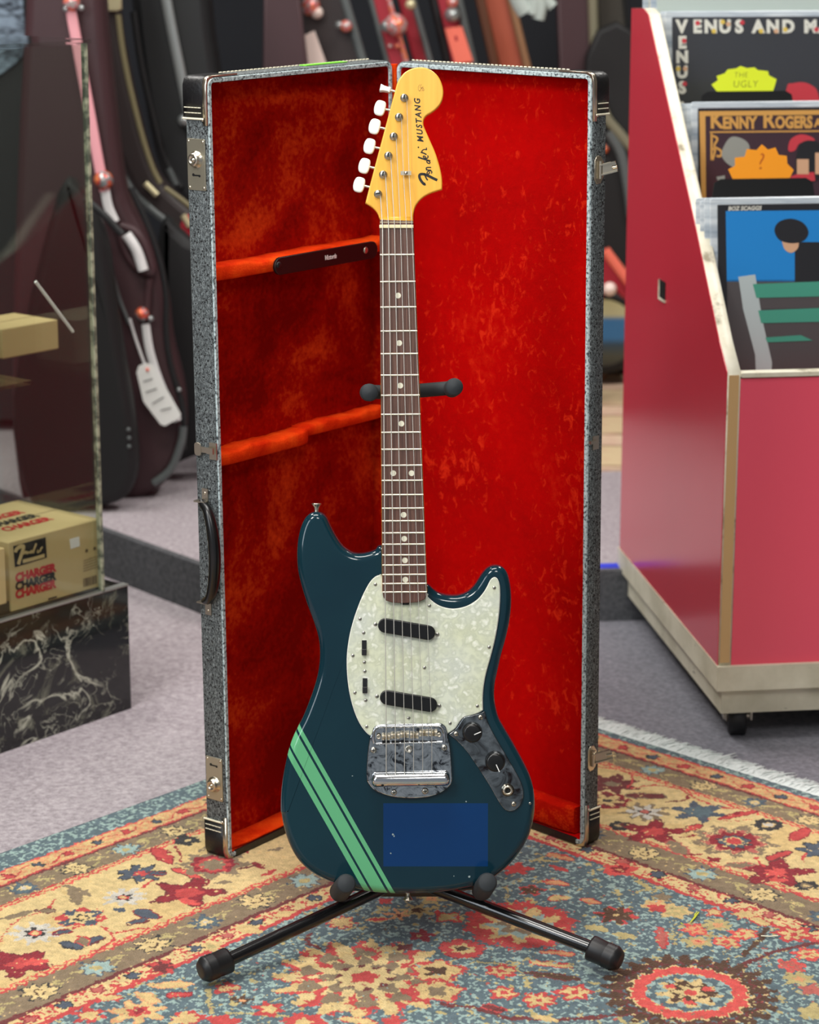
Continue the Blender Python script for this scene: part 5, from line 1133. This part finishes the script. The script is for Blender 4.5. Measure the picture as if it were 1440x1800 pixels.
F1 = group_frame(1262, 360, .19); F2 = group_frame(1228, 190, .42); F3 = group_frame(1182, 30, .62)
# --- front record: blue sky tones above grey, with generic pale, green and dark shapes
e1 = sleeve(F1, W['c_black'], 'record with a blue, grey and green cover at the front of the bin')
u1 = lambda px, py, n_=.0: F1.uv(px, py, n_)
def pr(e, P, z, name, mt, F_=F1, smooth=False):
    P = [F_.uv(x, y, z) for x, y in P]
    if smooth: P = spline(P, k=4)
    o = MB().prism(P, z - .0001, z + .00025).build(name, W[mt] if isinstance(mt, str) else mt, e); return o
bl = pr(e1, [(1276, 371), (1640, 368), (1640, 495), (1278, 495)], .0003, 'sky_print', 'c_blue')
Zr = lambda L: [(1180 + x / 4.738, 320 + y / 4.738) for x, y in L]
pr(e1, [(1278, 492), (1640, 492), (1640, 720), (1282, 720)], .0003, 'ground_print', 'c_ash')
pr(e1, Zr([(1030, 500), (2200, 500), (2200, 830), (1030, 830)]), .0007, 'dark_shape', 'c_black')
pr(e1, Zr([(860, 400), (900, 330), (1000, 305), (1100, 340), (1145, 420), (1100, 490), (1000, 510), (900, 480)]), .0010, 'dark_shape', 'c_black', smooth=True)
pr(e1, Zr([(930, 450), (1040, 450), (1060, 540), (1000, 590), (940, 550)]), .0008, 'tan_shape', 'c_tan', smooth=True)
pr(e1, Zr([(560, 790), (700, 770), (760, 1150), (840, 1500), (830, 1700), (710, 1700), (700, 1440), (600, 1060)]), .0008, 'pale_stripe', 'c_pale')
for P in ([(680, 850), (2200, 790), (2200, 930), (710, 965)], [(725, 1070), (2200, 1010), (2200, 1140), (750, 1175)], [(785, 1295), (1080, 1275), (1180, 1320), (800, 1335)]): pr(e1, Zr(P), .0012, 'green_stripe', 'c_green')
pr(e1, Zr([(740, 1010), (1020, 1000), (2200, 960), (2200, 1020), (760, 1060)]), .0009, 'grey_stripe', 'c_ash')
text_mesh('lettering', 'BOZ SCAGGS', .0085, W['c_white'], e1, (*u1(1309, 366.5), .0006), (1, 0, 0), (0, 1, 0), .0001, .2, 1.0, .0003, 1.0)
# --- second: plum cover, gold frame and title
e2 = sleeve(F2, W['c_plum'], 'record with a plum cover, gold border and gold western lettering, in the middle row')
Zk = lambda L: [(1180 + x / 5.29, y / 5.29) for x, y in L]
g2 = lambda P, z, nm, mt, sm=False: pr(e2, Zk(P), z, nm, mt, F2, sm)
g2([(248, 1010), (2600, 985), (2600, 1010), (262, 1030), (280, 2000), (250, 2000)], .0003, 'dark_border', 'c_black')
g2([(262, 1035), (2600, 1010), (2600, 1050), (318, 1080), (326, 2000), (285, 2000)], .0006, 'gold_border', 'c_gold')
g2([(360, 1222), (2600, 1200), (2600, 1214), (360, 1236)], .0006, 'gold_rule', 'c_gold')
def word(x0_, x1_, big, small, yb):
    a = F2.uv(*Zk([(x0_, yb)])[0], 0); text_mesh('letter', big, .0365, W['c_gold'], e2, (a[0], a[1] + .0135, .0006), (1, 0, 0), (0, 1, 0), .0001, 0, 1, .0012, .9, 'LEFT')
    a = F2.uv(*Zk([(x0_ + 118, yb)])[0], 0); b = F2.uv(*Zk([(x1_, yb)])[0], 0)
    t = text_mesh('lettering', small, .026, W['c_gold'], e2, (a[0], a[1] + .0095, .0006), (1, 0, 0), (0, 1, 0), .0001, 0, 1.0, .0012, 1.0, 'LEFT')
    w0 = max(v.co.x for v in t.data.vertices) - a[0]
    for v in t.data.vertices: v.co.x = a[0] + (v.co.x - a[0]) * (b[0] - a[0]) / w0
word(360, 805, 'K', 'ENNY', 1205)
word(850, 1315, 'R', 'OGERS', 1200)
a = F2.uv(*Zk([(1440, 1145)])[0], 0); text_mesh('lettering', 'AND', .018, W['c_gold'], e2, (a[0], a[1], .0006), (1, .0, 0), (0, 1, 0), .0001, 0, .95, .0008, 1.0)
orn = MB(); strokes(orn, [([F2.uv(*p, 0) for p in Zk(L)], 1) for L in ([(375, 1240), (375, 1490)], [(375, 1260), (430, 1290), (400, 1360), (460, 1400), (460, 1450), (420, 1450)], [(375, 1400), (410, 1380), (385, 1490)])], .0035, .0004, .0003); orn.build('gold_ornament', W['c_gold'], e2)
g2([(470, 1420), (520, 1310), (580, 1270), (680, 1300), (730, 1370), (700, 1500), (600, 1560), (500, 1500)], .0006, 'grey_shape', 'c_grey', True)
g2([(1090, 1400), (1110, 1300), (1200, 1250), (1300, 1270), (1330, 1310), (1200, 1330), (1150, 1400)], .0006, 'red_shape', 'c_red', True)
g2([(1160, 1480), (1210, 1330), (1330, 1310), (1400, 1380), (1420, 1600), (1300, 1700), (1180, 1640)], .0008, 'dark_shape', 'c_black', True)
g2([(1170, 1480), (1280, 1480), (1280, 1620), (1170, 1620)], .0011, 'tan_shape', 'c_tan'); g2([(1340, 1420), (1480, 1420), (1480, 1620), (1340, 1620)], .0012, 'tan_shape', 'c_tan')
g2([(1110, 1640), (1200, 1610), (1330, 1600), (1340, 1680), (1120, 1700)], .0010, 'red_shape', 'c_red'); g2([(420, 1645), (500, 1630), (500, 1665), (430, 1675)], .0007, 'pale_shape', 'c_grey')
# --- third: charcoal cover with letter rows
e3 = sleeve(F3, W['c_dark'], 'record with a charcoal cover and white block lettering, in the back row')
def glyph(px, py, ch, size, mt, e, F_, z=.0006):
    a = F_.uv(px, py, 0); return text_mesh('letter', ch, size, W[mt], e, (a[0], a[1], z), (1, 0, 0), (0, 1, 0), .0001, 0, 1, .0016, 1.0)
for x, ch in ((98, 'V'), (243, 'E'), (368, 'N'), (500, 'U'), (632, 'S'), (810, 'A'), (945, 'N'), (1088, 'D'), (1295, 'M'), (1420, 'A')): px, py = Zk([(x, 252)])[0]; glyph(px, py, ch, .0285, 'c_white', e3, F3)
for y, ch in ((400, 'E'), (535, 'N'), (675, 'U'), (820, 'S'), (1010, 'A'), (1140, 'N')): px, py = Zk([(102, y)])[0]; glyph(px, py, ch, .0265, 'c_white', e3, F3)
for x, y, mt in ((245, 215, 'c_red'), (395, 290, 'c_yel'), (478, 205, 'c_yel'), (530, 225, 'c_tan'), (660, 210, 'c_red'), (835, 290, 'c_yel'), (975, 290, 'c_tan'), (1060, 275, 'c_yel'), (1350, 275, 'c_red'), (120, 380, 'c_red'), (65, 640, 'c_yel'), (130, 640, 'c_tan'), (125, 780, 'c_red')):
    px, py = Zk([(x, y)])[0]; a = F3.uv(px, py, 0); MB().prism(circle(a[0], a[1], .0040, 10), .0008, .0012).build('colour_spot', W[mt], e3)
pr(e3, Zk([(1080, 800), (1130, 775), (1220, 765), (1300, 790), (1360, 850), (1360, 1000), (1080, 1000)]), .0006, 'red_disc', 'c_red', F3, True)
# dividers with starburst stickers
def divider(px0, px1, py, s_, label, star_=None, mt=None, txt=None):
    Y = (bin_.Y * cos(LB_) - bin_.Z * sin(LB_)); h = bin_.hit(px0, py, 2, -s_); h1 = bin_.hit(px1, py, 2, -s_); o = bin_.o + bin_.X * h[0] + bin_.Y * h[1] + bin_.Z * h[2]
    F_ = Frame(o, bin_.X, Y, bin_.X.cross(Y)); w_ = h1[0] - h[0]
    e = empty('divider_card', F_.M); tag(e, label, 'divider card')
    P = [(-.018, -.30), (w_ + .05, -.30), (w_ + .05, -.045), (w_ + .006, -.030), (w_ + .002, -.006), (w_ - .008, 0), (.008, 0), (-.002, -.006), (-.006, -.030), (-.018, -.045)]
    MB().prism(P, -.0012, 0).build('card', W['blackcard'], e)
    if star_:
        P = [F_.uv(x, y, .001) for x, y in star_]
        s_o = MB().prism(P, -.0028, -.0016).build('starburst_sticker', mt, e)
        for t, x, y, sz_ in txt: a = F_.uv(x, y, 0); text_mesh('lettering', t, sz_, W['pencil'], s_o, (a[0], a[1], -.0015), (1, .0, 0), (0, 1, 0), .00005, .1, 1.1, -.0002, 1.0)
    return e
W['pencil'] = mat('pencil_grey', (120, 124, 40), 0.6); W['st_yel'] = mat('neon_yellow_paper', (226, 240, 40), 0.6); W['st_org'] = mat('neon_orange_paper', (252, 158, 20), 0.6)
s2 = Zk([(380, 785), (440, 745), (428, 705), (505, 680), (530, 645), (610, 635), (650, 612), (710, 632), (780, 625), (810, 650), (905, 660), (915, 700), (985, 735), (970, 790), (950, 850), (430, 850)])
divider(1236, 1390, 161, .475, 'black divider card with a neon yellow starburst in the bin', s2, W['st_yel'], [('THE', 1303, 132, .012), ('UGLY', 1311, 148, .0155)])
s1 = Zk([(535, 1575), (600, 1540), (598, 1465), (690, 1455), (710, 1385), (800, 1395), (850, 1342), (905, 1390), (975, 1370), (1005, 1440), (1080, 1448), (1085, 1520), (1145, 1580), (1110, 1650), (1090, 1690), (590, 1690)])
W['pencil2'] = mat('pencil_orange', (196, 96, 10), 0.6); W['pencil'] = W['pencil2']
divider(1258, 1426, 315, .245, 'black divider card with a neon orange starburst in the bin', s1, W['st_org'], [('?', 1338, 285, .036)])
divider(1214, 1370, -3, .695, 'plain black divider card behind the charcoal record')
# more sleeves behind each front one; only their edges show
k = 0
for F_, n_, s_lab in ((F1, 3, 'behind the blue-covered record'), (F2, 3, 'behind the plum record'), (F3, 2, 'behind the charcoal record')):
    for i in range(n_):
        r_ = random.Random(k); mt = [W['sleeve_side'], W['cardedge'], W['c_gold'], W['c_pale']][(k + (0 if i else 0)) % 4]; k += 1
        sleeve(F_, mt, 'pale edge of a plastic sleeved record ' + s_lab, -.009 * (i + 1), -.0045 * (i + 1) - .002, r_.uniform(-.004, .002), True, 'records standing ' + s_lab)
Fb = group_frame(1155, -40, .66)
for i in range(2): sleeve(Fb, [W['sleeve_side'], W['c_yel']][i], ['white record edge at the top of the bin', 'pale yellow record edge at the top of the bin, rearmost'][i], -.010 * i + .0, -.010 * i, 0)
# ---------------- cases stacked on the platform ----------------
W['blk'] = mat('black_case_vinyl', (22, 24, 26), 0.5); W['blk2'] = mat('soft_black_nylon', (15, 16, 18), 0.6); W['brn'] = mat('dark_brown_case', (50, 40, 40), 0.5); W['mar'] = mat('maroon_case', (64, 40, 44), 0.5)
W['bind'] = mat('grey_case_binding', (92, 98, 98), 0.4); W['zip'] = mat('brass_zip', (128, 120, 88), 0.5); W['pink'] = mat('pink_handle_strap', (238, 168, 176), 0.45); W['whitestrap'] = mat('white_handle_strap', (226, 226, 226), 0.45)
W['redcase'] = mat('red_case_side', (166, 34, 50), 0.45); W['salmon'] = mat('salmon_tag', (240, 118, 96), 0.5); W['tagpink'] = mat('pale_pink_tag', (244, 222, 212), 0.6); W['tagwhite'] = mat('white_tag', (238, 240, 236), 0.6)
W['brown_amber'] = mat('amber_brown_case', (186, 92, 66), 0.5); W['amber_edge'] = mat('tan_case_edge', (150, 110, 78), 0.5); W['dbrown'] = mat('chocolate_case', (94, 52, 26), 0.5); W['olive'] = mat('olive_dark_case', (62, 58, 50), 0.6); W['olive_l'] = mat('khaki_binding', (124, 120, 98), 0.6)
W['latch_red'] = mat('red_glare_latch', (226, 60, 48), 0.25, .3); W['latch_pink'] = mat('pink_glare_latch', (236, 110, 130), 0.25, .3)
for k_, a_, b_ in (('latch_red', (214, 66, 54), (150, 160, 160)), ('latch_pink', (230, 110, 120), (200, 190, 186))):
    nn_ = NT(W[k_]); nn_.color(nn_.ramp(nn_.noise(nn_.coord(), 70, 2), [(.42, b_), (.50, a_), (.66, (244, 150, 96)), (.74, a_)]))  # silver and orange mottling paints the glare on the latches
if True: pass
W['_'] = W['pink']; W['silver'] = mat('silver_latch', (170, 176, 176), 0.3, .6); W['brass'] = mat('brass_latch', (214, 204, 164), 0.35, .4)
def obj_prism(e, P, y, dep, mt, name, bev=.006, smooth=True, k=4, lab=None):
    """an outline standing at distance y, with its own depth behind it"""
    Q = [on_y(px, py, y) for px, py in P]; o = e.location
    pts = [(q.x - o.x, q.z - o.z) for q in Q]
    if smooth: pts = spline(pts, k=k)
    zs = min(p[1] for p in pts)
    M_o = Matrix(((1, 0, 0, 0), (0, 0, -1, y - o.y), (0, 1, 0, 0), (0, 0, 0, 1)))
    return MB().prism(pts, -dep, 0, bev, bev, k=2).xf(M_o).build(name, W[mt], e, label=lab)
def ptube(e, L, y, r, mt, name, flat=1.0, lab=None):
    P = spline([tuple(on_y(px, py, y) - e.location) for px, py in L], closed=False, k=5) if len(L) > 2 else [tuple(on_y(px, py, y) - e.location) for px, py in L]
    return MB().tube(P, r, 10, flat=flat, up=(0, 1, 0) if flat < 1 else None).build(name, W[mt], e, label=lab)
def pball(e, px, py, y, r, mt, name):
    c = on_y(px, py, y) - e.location
    return MB().lathe([(.00001, -r), (r * .6, -r * .8), (r, 0), (r * .6, r * .8), (.00001, r)], c, (0, -1, .1), 16).build(name, W[mt], e)
def bcase(name, label, cat, y, x=0.0): e = empty(name, loc=(x, y, .084)); tag(e, label, cat); return e
# maroon soft case with the pink strap
y = 4.68; e = bcase('guitar_case', 'maroon guitar case with a pink and white strap handle, left of the grey tweed case', 'guitar case', y, -.62)
obj_prism(e, [(60, -160), (160, -160), (185, 60), (205, 250), (222, 350), (262, 430), (290, 520), (300, 600), (322, 700), (318, 800), (270, 868), (200, 886), (100, 892), (40, 892), (20, 600)], y, .10, 'mar', 'body', .02)
ptube(e, [(230, 330), (262, 400), (282, 460), (292, 520), (292, 580), (300, 640), (322, 720), (322, 790)], y - .006, .006, 'blk', 'binding')
ptube(e, [(122, -40), (124, 12), (135, 75), (158, 200), (176, 300), (184, 336)], y - .025, .0105, 'pink', 'strap', .4); ptube(e, [(184, 330), (190, 362), (202, 390)], y - .024, .0095, 'whitestrap', 'strap_end', .4)
pball(e, 182, 317, y - .030, .019, 'latch_red', 'latch'); pball(e, 126, 4, y - .03, .017, 'latch_pink', 'latch'); pball(e, 116, 16, y - .03, .006, 'silver', 'rivet'); pball(e, 143, 14, y - .03, .006, 'silver', 'rivet')
ptube(e, [(208, 398), (220, 440), (240, 470), (262, 480), (268, 470), (255, 430), (235, 405), (212, 396)], y - .012, .008, 'mar', 'handle_mount'); ptube(e, [(222, 412), (240, 440), (252, 475)], y - .030, .0105, 'whitestrap', 'handle')
pball(e, 250, 552, y - .020, .014, 'latch_red', 'latch'); pball(e, 265, 560, y - .022, .006, 'silver', 'rivet'); ptube(e, [(262, 490), (258, 545)], y - .014, .007, 'mar', 'latch_strap')
ptube(e, [(256, 570), (264, 620), (284, 680), (312, 740)], y - .016, .0085, 'whitestrap', 'lower_strap', .5); ptube(e, [(322, 750), (318, 780), (300, 825), (270, 850)], y - .010, .008, 'bind', 'lower_binding')
pball(e, 315, 685, y - .02, .0045, 'silver', 'stud')
ptube(e, [(190, 440), (198, 480), (212, 530), (228, 570)], y - .018, .004, 'bind', 'cord'); ptube(e, [(228, 560), (240, 600), (254, 640)], y - .022, .0028, 'whitestrap', 'tag_cord')
tg = empty('price_tag', loc=on_y(275, 690, y - .05)); tag(tg, 'white handwritten price tag hanging on the maroon case', 'tag')
obj_prism(tg, [(240, 655), (244, 643), (256, 638), (270, 642), (318, 728), (317, 734), (290, 749), (282, 746), (252, 706)], y - .05, .0012, 'tagwhite', 'card', .0003, False)
hm = MB(); 
for L in ([(252, 671), (268, 666)], [(256, 690), (276, 683)], [(268, 710), (288, 698)], [(282, 722), (301, 717)]):
    P = [on_y(px, py, y - .052) - tg.location for px, py in L]; hm.tube(P, .0009, 4)
hm.build('handwriting', W['ink'], tg)
pball(tg, 259, 650, y - .052, .0035, 'salmon', 'eyelet')
# brown-black hardshell with a brass zip
y = 4.93; e = bcase('guitar_case', 'brown-black shaped guitar case with a brass zip line, behind the maroon case', 'guitar case', y, -.5)
obj_prism(e, [(140, -160), (200, -160), (206, 20), (222, 120), (240, 200), (262, 280), (290, 330), (345, 380), (420, 440), (470, 560), (460, 720), (400, 800), (338, 790), (318, 700), (332, 560), (322, 480), (305, 415), (262, 372), (225, 318), (196, 240), (180, 120), (160, 0)], y, .10, 'brn', 'body', .015)
ptube(e, [(195, 225), (206, 285), (232, 335), (268, 370), (305, 402), (322, 450), (336, 540), (345, 640)], y - .010, .0075, 'bind', 'binding')
ptube(e, [(208, 26), (216, 90), (230, 160), (250, 240), (268, 295), (282, 322)], y - .008, .0055, 'zip', 'zip'); ptube(e, [(290, 330), (318, 350), (345, 372)], y - .008, .005, 'zip', 'zip')
obj_prism(e, [(176, -12), (212, -12), (214, 16), (206, 20), (180, 20), (174, 8)], y - .012, .014, 'brass', 'latch', .003, False); ptube(e, [(255, 322), (276, 343)], y - .02, .0065, 'brass', 'clasp'); ptube(e, [(322, 378), (334, 398)], y - .02, .0065, 'brass', 'clasp')
obj_prism(e, [(316, 402), (345, 384), (420, 500), (400, 600), (345, 540), (334, 500)], y - .016, .012, 'redcase', 'red_panel', .003, True)
# black moulded case
y = 5.07; e = bcase('guitar_case', 'black moulded guitar case with a pale grey strip, left behind the tweed case', 'guitar case', y, -.42)
obj_prism(e, [(225, -160), (345, -160), (372, 60), (420, 330), (470, 420), (460, 640), (420, 728), (360, 735), (330, 640), (350, 480), (345, 390), (300, 335), (275, 280), (250, 160), (232, 20)], y, .14, 'blk', 'body', .02)
ptube(e, [(282, -60), (300, 40), (318, 130), (332, 200)], y - .014, .011, 'silver', 'pale_strip', .4); pball(e, 323, 212, y - .02, .013, 'silver', 'latch'); pball(e, 330, 226, y - .02, .008, 'blk', 'latch_base')
ptube(e, [(235, 20), (248, 110), (268, 200), (290, 280), (318, 330)], y - .006, .008, 'blk2', 'binding'); ptube(e, [(296, 296), (310, 325)], y - .012, .006, 'bind', 'clasp')
# soft black gig bag standing in the lower left
y = 4.56; e = bcase('gig_bag', 'soft black gig bag standing between the counter and the maroon case', 'gig bag', y, -.66)
obj_prism(e, [(100, 340), (150, 350), (185, 420), (200, 520), (215, 620), (235, 740), (240, 830), (215, 880), (150, 896), (60, 900), (20, 700)], y, .07, 'blk2', 'body', .02)
ptube(e, [(150, 350), (185, 380), (205, 402), (215, 412)], y - .01, .007, 'blk', 'strap'); 
for px, py in ((196, 755), (197, 770), (197, 785)): pball(e, px + 30, py, y - .008, .004, 'bind', 'stud')
# black case whose rounded foot reaches right of the maroon one
y = 4.82; e = bcase('guitar_case', 'black guitar case lying low behind the maroon case, foot on the lilac carpet', 'guitar case', y, -.36)
obj_prism(e, [(280, 400), (330, 420), (420, 470), (470, 600), (465, 740), (420, 790), (340, 805), (280, 820), (262, 700)], y, .07, 'blk2', 'body', .02)
# dark blue wall behind, upper left: stacked amplifiers with a pale cloth
y = 5.3; e = bcase('amplifier', 'dark amplifier stack partly covered by a blue-grey cloth, far left behind the glass', 'amplifier', y, -1.0)
obj_prism(e, [(-60, -200), (96, -200), (96, 740), (-60, 740)], y, .25, 'blk', 'cabinet', .006, False)
W['cloth'] = mat('blue_grey_cloth', (92, 106, 122), 0.9); nn_ = NT(W['cloth']); nn_.color(nn_.ramp(nn_.noise(nn_.coord((20, 20, 60)), 1.0, 3, .5, 1.5), [(.35, (38, 44, 54)), (.6, (130, 146, 162))]))
obj_prism(e, [(-60, -200), (36, -200), (40, 0), (44, 60), (30, 110), (-60, 130)], y - .012, .01, 'cloth', 'cloth', .003, True)
ptube(e, [(60, -100), (66, 70)], y - .01, .008, 'bind', 'corner_strip'); ptube(e, [(86, -100), (94, 75)], y - .01, .008, 'bind', 'corner_strip')
# row of cases seen edge-on above the tweed case; each leans to the left
def edge_case(label, xt0, xt1, xb0, xb1, y, mt, bl=None, br_=None, dep=.07, bw=.006):
    """front face through the picture heights 0 and 115 px; goes on up and down to the platform"""
    e = bcase('guitar_case', label, 'guitar case', y, on_y((xb0 + xb1) / 2, 115, y).x)
    k0, k1 = (xb0 - xt0) / 115, (xb1 - xt1) / 115
    zt, zb_ = 1.20, .086
    def lineat(x, k, z):
        # picture x at the height where the sight line meets level z
        py = 900 - FPX * ((y * SP + (z - CH) * CP) / (y * CP - (z - CH) * SP)); return x + k * py, py
    P = [lineat(xt0, k0, zt), lineat(xt1, k1, zt), lineat(xt1, k1, zb_), lineat(xt0, k0, zb_)]
    obj_prism(e, P, y, dep, mt, 'body', .006, False)
    if bl: ptube(e, [P[0], P[3]], y - .004, bw, bl, 'binding')
    if br_: ptube(e, [P[1], P[2]], y - .004, bw, br_, 'binding')
    return e
edge_case('plain dark maroon upright case edge, leftmost above the tweed case', 464, 526, 462, 540, 5.26, 'mar')
e = edge_case('brownish guitar case edge with a pale pink tag, above the tweed case', 528, 606, 546, 640, 5.40, 'brn', None, 'bind', bw=.010)
pball(e, 545, 10, 5.37, .022, 'latch_pink', 'latch'); pball(e, 557, 22, 5.37, .014, 'tagpink', 'latch'); pball(e, 608, 46, 5.37, .014, 'latch_pink', 'latch'); pball(e, 596, 44, 5.37, .009, 'silver', 'latch')
tg = empty('price_tag', loc=on_y(550, 80, 5.36)); tag(tg, 'pale pink tag hanging on the brownish case edge', 'tag'); obj_prism(tg, [(526, 66), (553, 54), (574, 112), (540, 130)], 5.36, .001, 'tagpink', 'card', .0003, False)
e = edge_case('bright red guitar case edge with a pink latch, above the headstock', 652, 684, 682, 716, 5.50, 'redcase', 'bind', 'latch_pink', bw=.006); pball(e, 696, 44, 5.46, .026, 'latch_pink', 'latch'); pball(e, 680, 46, 5.46, .014, 'silver', 'latch'); pball(e, 722, 8, 5.46, .012, 'brass', 'latch')
for px in (686, 698): pball(e, px, 81, 5.485, .006, 'latch_pink', 'rivet')
edge_case('dark red guitar case edge with a grey rim, right of the bright red one', 700, 726, 728, 758, 5.60, 'redcase', None, 'bind', bw=.007)
e = edge_case('red guitar case edge carrying a salmon tag, above the tweed case', 762, 806, 788, 832, 5.70, 'redcase', 'blk', 'bind', bw=.010); pball(e, 795, 26, 5.66, .018, 'silver', 'latch'); pball(e, 795, 4, 5.66, .014, 'latch_pink', 'latch')
tg = empty('price_tag', loc=on_y(800, 75, 5.66)); tag(tg, 'salmon tag hanging on the red case edge', 'tag'); obj_prism(tg, [(782, 50), (812, 46), (832, 108), (800, 112)], 5.66, .001, 'salmon', 'card', .0003, False)
ptube(tg, [(801, 63), (803, 72)], 5.458, .003, 'redcase', 'mark')
edge_case('chocolate brown case edge, left of the amber one', 836, 852, 862, 878, 5.80, 'dbrown'); edge_case('amber brown case edge with tan rim, above the tweed case', 853, 898, 879, 926, 5.90, 'brown_amber', None, 'amber_edge', bw=.010)
edge_case('dark maroon case edge with a khaki rim, above the right half', 980, 1042, 984, 1046, 6.00, 'mar', None, 'olive_l', bw=.012)
edge_case('dark olive case edge behind the record bin', 1050, 1100, 1058, 1112, 6.10, 'olive', None, 'blk')
# white gloves hanging
y = 5.45; gv = empty('work_gloves', loc=on_y(940, 15, y)); tag(gv, 'pair of grey-white gloves hanging between the case edges', 'gloves'); W['glove'] = mat('grey_white_cotton', (176, 186, 180), 0.9)
for L, r in (([(900, -30), (915, 5), (925, 22)], .020), ([(925, -25), (938, 0), (936, 25)], .018), ([(940, -20), (950, 10), (946, 34)], .014), ([(950, -20), (962, 0), (972, 12)], .012)): ptube(gv, L, y, r, 'glove', 'finger')
# slim things in the gap right of the tweed case
y = 5.93; e = bcase('guitar_case', 'black guitar case with a pale curved strap in the gap beside the bin', 'guitar case', y, .48)
obj_prism(e, [(1030, 100), (1140, 110), (1140, 640), (1085, 650), (1040, 600)], y, .045, 'blk2', 'body', .01); ptube(e, [(1052, 160), (1066, 205), (1090, 235), (1112, 262)], y - .014, .012, 'olive_l', 'strap', .5); ptube(e, [(1070, 232), (1092, 270), (1104, 330), (1110, 380)], y - .012, .012, 'bind', 'rim', .5)
pball(e, 1062, 262, y - .015, .012, 'latch_red', 'latch')
e = bcase('guitar_case', 'red guitar case leaning low in the gap beside the bin', 'guitar case', 5.55, .46); obj_prism(e, [(1020, 400), (1062, 438), (1085, 470), (1108, 500), (1110, 524), (1096, 526), (1062, 514), (1048, 705), (1000, 705)], 5.55, .08, 'redcase', 'body', .01); ptube(e, [(1064, 440), (1085, 468), (1108, 498)], 5.54, .012, 'salmon', 'edge'); pball(e, 1072, 508, 5.53, .016, 'tagpink', 'latch')
y = 5.80; dr_ = empty('round_drum', loc=on_y(1060, 585, y)); tag(dr_, 'small round drum with a cream and blue face in the gap beside the bin', 'drum')
c_ = Vector((0, 0, 0)); W['dface'] = mat('painted_drum_face', (86, 140, 190), 0.4); nn_ = NT(W['dface']); vv = nn_.new('ShaderNodeTexCoord'); sx_ = nn_.new('ShaderNodeSeparateXYZ'); nn_.link(vv.outputs['Object'], sx_.inputs[0])
nn_.color(nn_.ramp(nn_.math('MULTIPLY_ADD', sx_.outputs[2], 5.0, .5), [(.0, (50, 50, 46)), (.22, (84, 86, 74)), (.36, (60, 84, 100)), (.44, (66, 130, 184)), (.66, (66, 130, 184)), (.72, (206, 204, 160)), (.95, (196, 190, 140))]))
MB().lathe([(.098, 0), (.098, .09)], (0, .0, 0), (0, 1, 0), 36).build('drum_shell', W['blk'], dr_); MB().lathe([(.082, 0), (.00001, .0004)][::-1] if False else [(.00001, .0), (.082, .0005)], (0, -.004, 0), (0, 1, 0), 36).build('drum_head', W['dface'], dr_); MB().lathe([(.083, .0), (.098, -.003), (.102, .004), (.098, .010)], (0, -.004, 0), (0, 1, 0), 36, cap=False).build('hoop', W['blk'], dr_)
# pale rug on the platform
y0_ = on_z(1080, 826, .086); y1_ = on_z(1080, 640, .086); W['palerug'] = mat('faded_cream_rug', (206, 184, 146), 0.95); nn_ = NT(W['palerug']); vv = nn_.new('ShaderNodeTexCoord'); sx_ = nn_.new('ShaderNodeSeparateXYZ'); nn_.link(vv.outputs['Object'], sx_.inputs[0])
f_ = nn_.math('FRACT', nn_.math('MULTIPLY', nn_.math('ADD', sx_.outputs[1], nn_.math('MULTIPLY', nn_.noise(nn_.coord(), 14, 2), .03)), 3.2)); cc_ = nn_.ramp(f_, [(0, (206, 184, 146)), (.44, (206, 184, 146)), (.47, (120, 92, 72)), (.50, (206, 176, 152)), (.8, (214, 188, 160)), (.84, (140, 108, 84)), (.88, (206, 184, 146))]); nn_.color(nn_.mix(nn_.ramp(nn_.noise(nn_.coord(), 30, 3), [(.5, (0, 0, 0)), (.7, (140, 140, 140))]), cc_, (190, 128, 118)))
pr_ = MB().prism([(.2, y0_.y - .02), (1.6, y0_.y + .08), (1.6, y1_.y + .7), (.2, y1_.y + .6)], .084, .090).build('rug', W['palerug']); tag(pr_, 'faded cream rug on the raised floor, seen in the gap beside the bin', 'rug')
# crumbs of plant on the rug
W['sprig'] = mat('yellow_green_leaf', (206, 212, 60), 0.5); g_ = empty('leaf_sprig', loc=on_z(1220, 1612, .002)); tag(g_, 'tiny yellow-green leaf scrap lying on the blue field of the rug', 'leaf')
for L, r in (([(1214, 1621), (1221, 1613), (1229, 1603)], .0016), ([(1221, 1613), (1222, 1607), (1226, 1602)], .0010), ([(1197, 1622), (1200, 1624)], .0008)):
    P = [on_z(px, py, .003) - g_.location for px, py in L]; MB().tube(P, [r * .4, r, r * .5][:len(P)] if len(P) == 3 else r, 6, flat=.5).build('leaf', W['sprig'], g_)
g_ = empty('leaf_sprig', loc=on_z(1355, 1645, .002)); tag(g_, 'thin dry straw lying on the rug near the bin side', 'leaf'); MB().tube([on_z(px, py, .003) - g_.location for px, py in [(1338, 1645), (1352, 1646), (1368, 1645)]], .0009, 5).build('straw', W['thread'], g_)
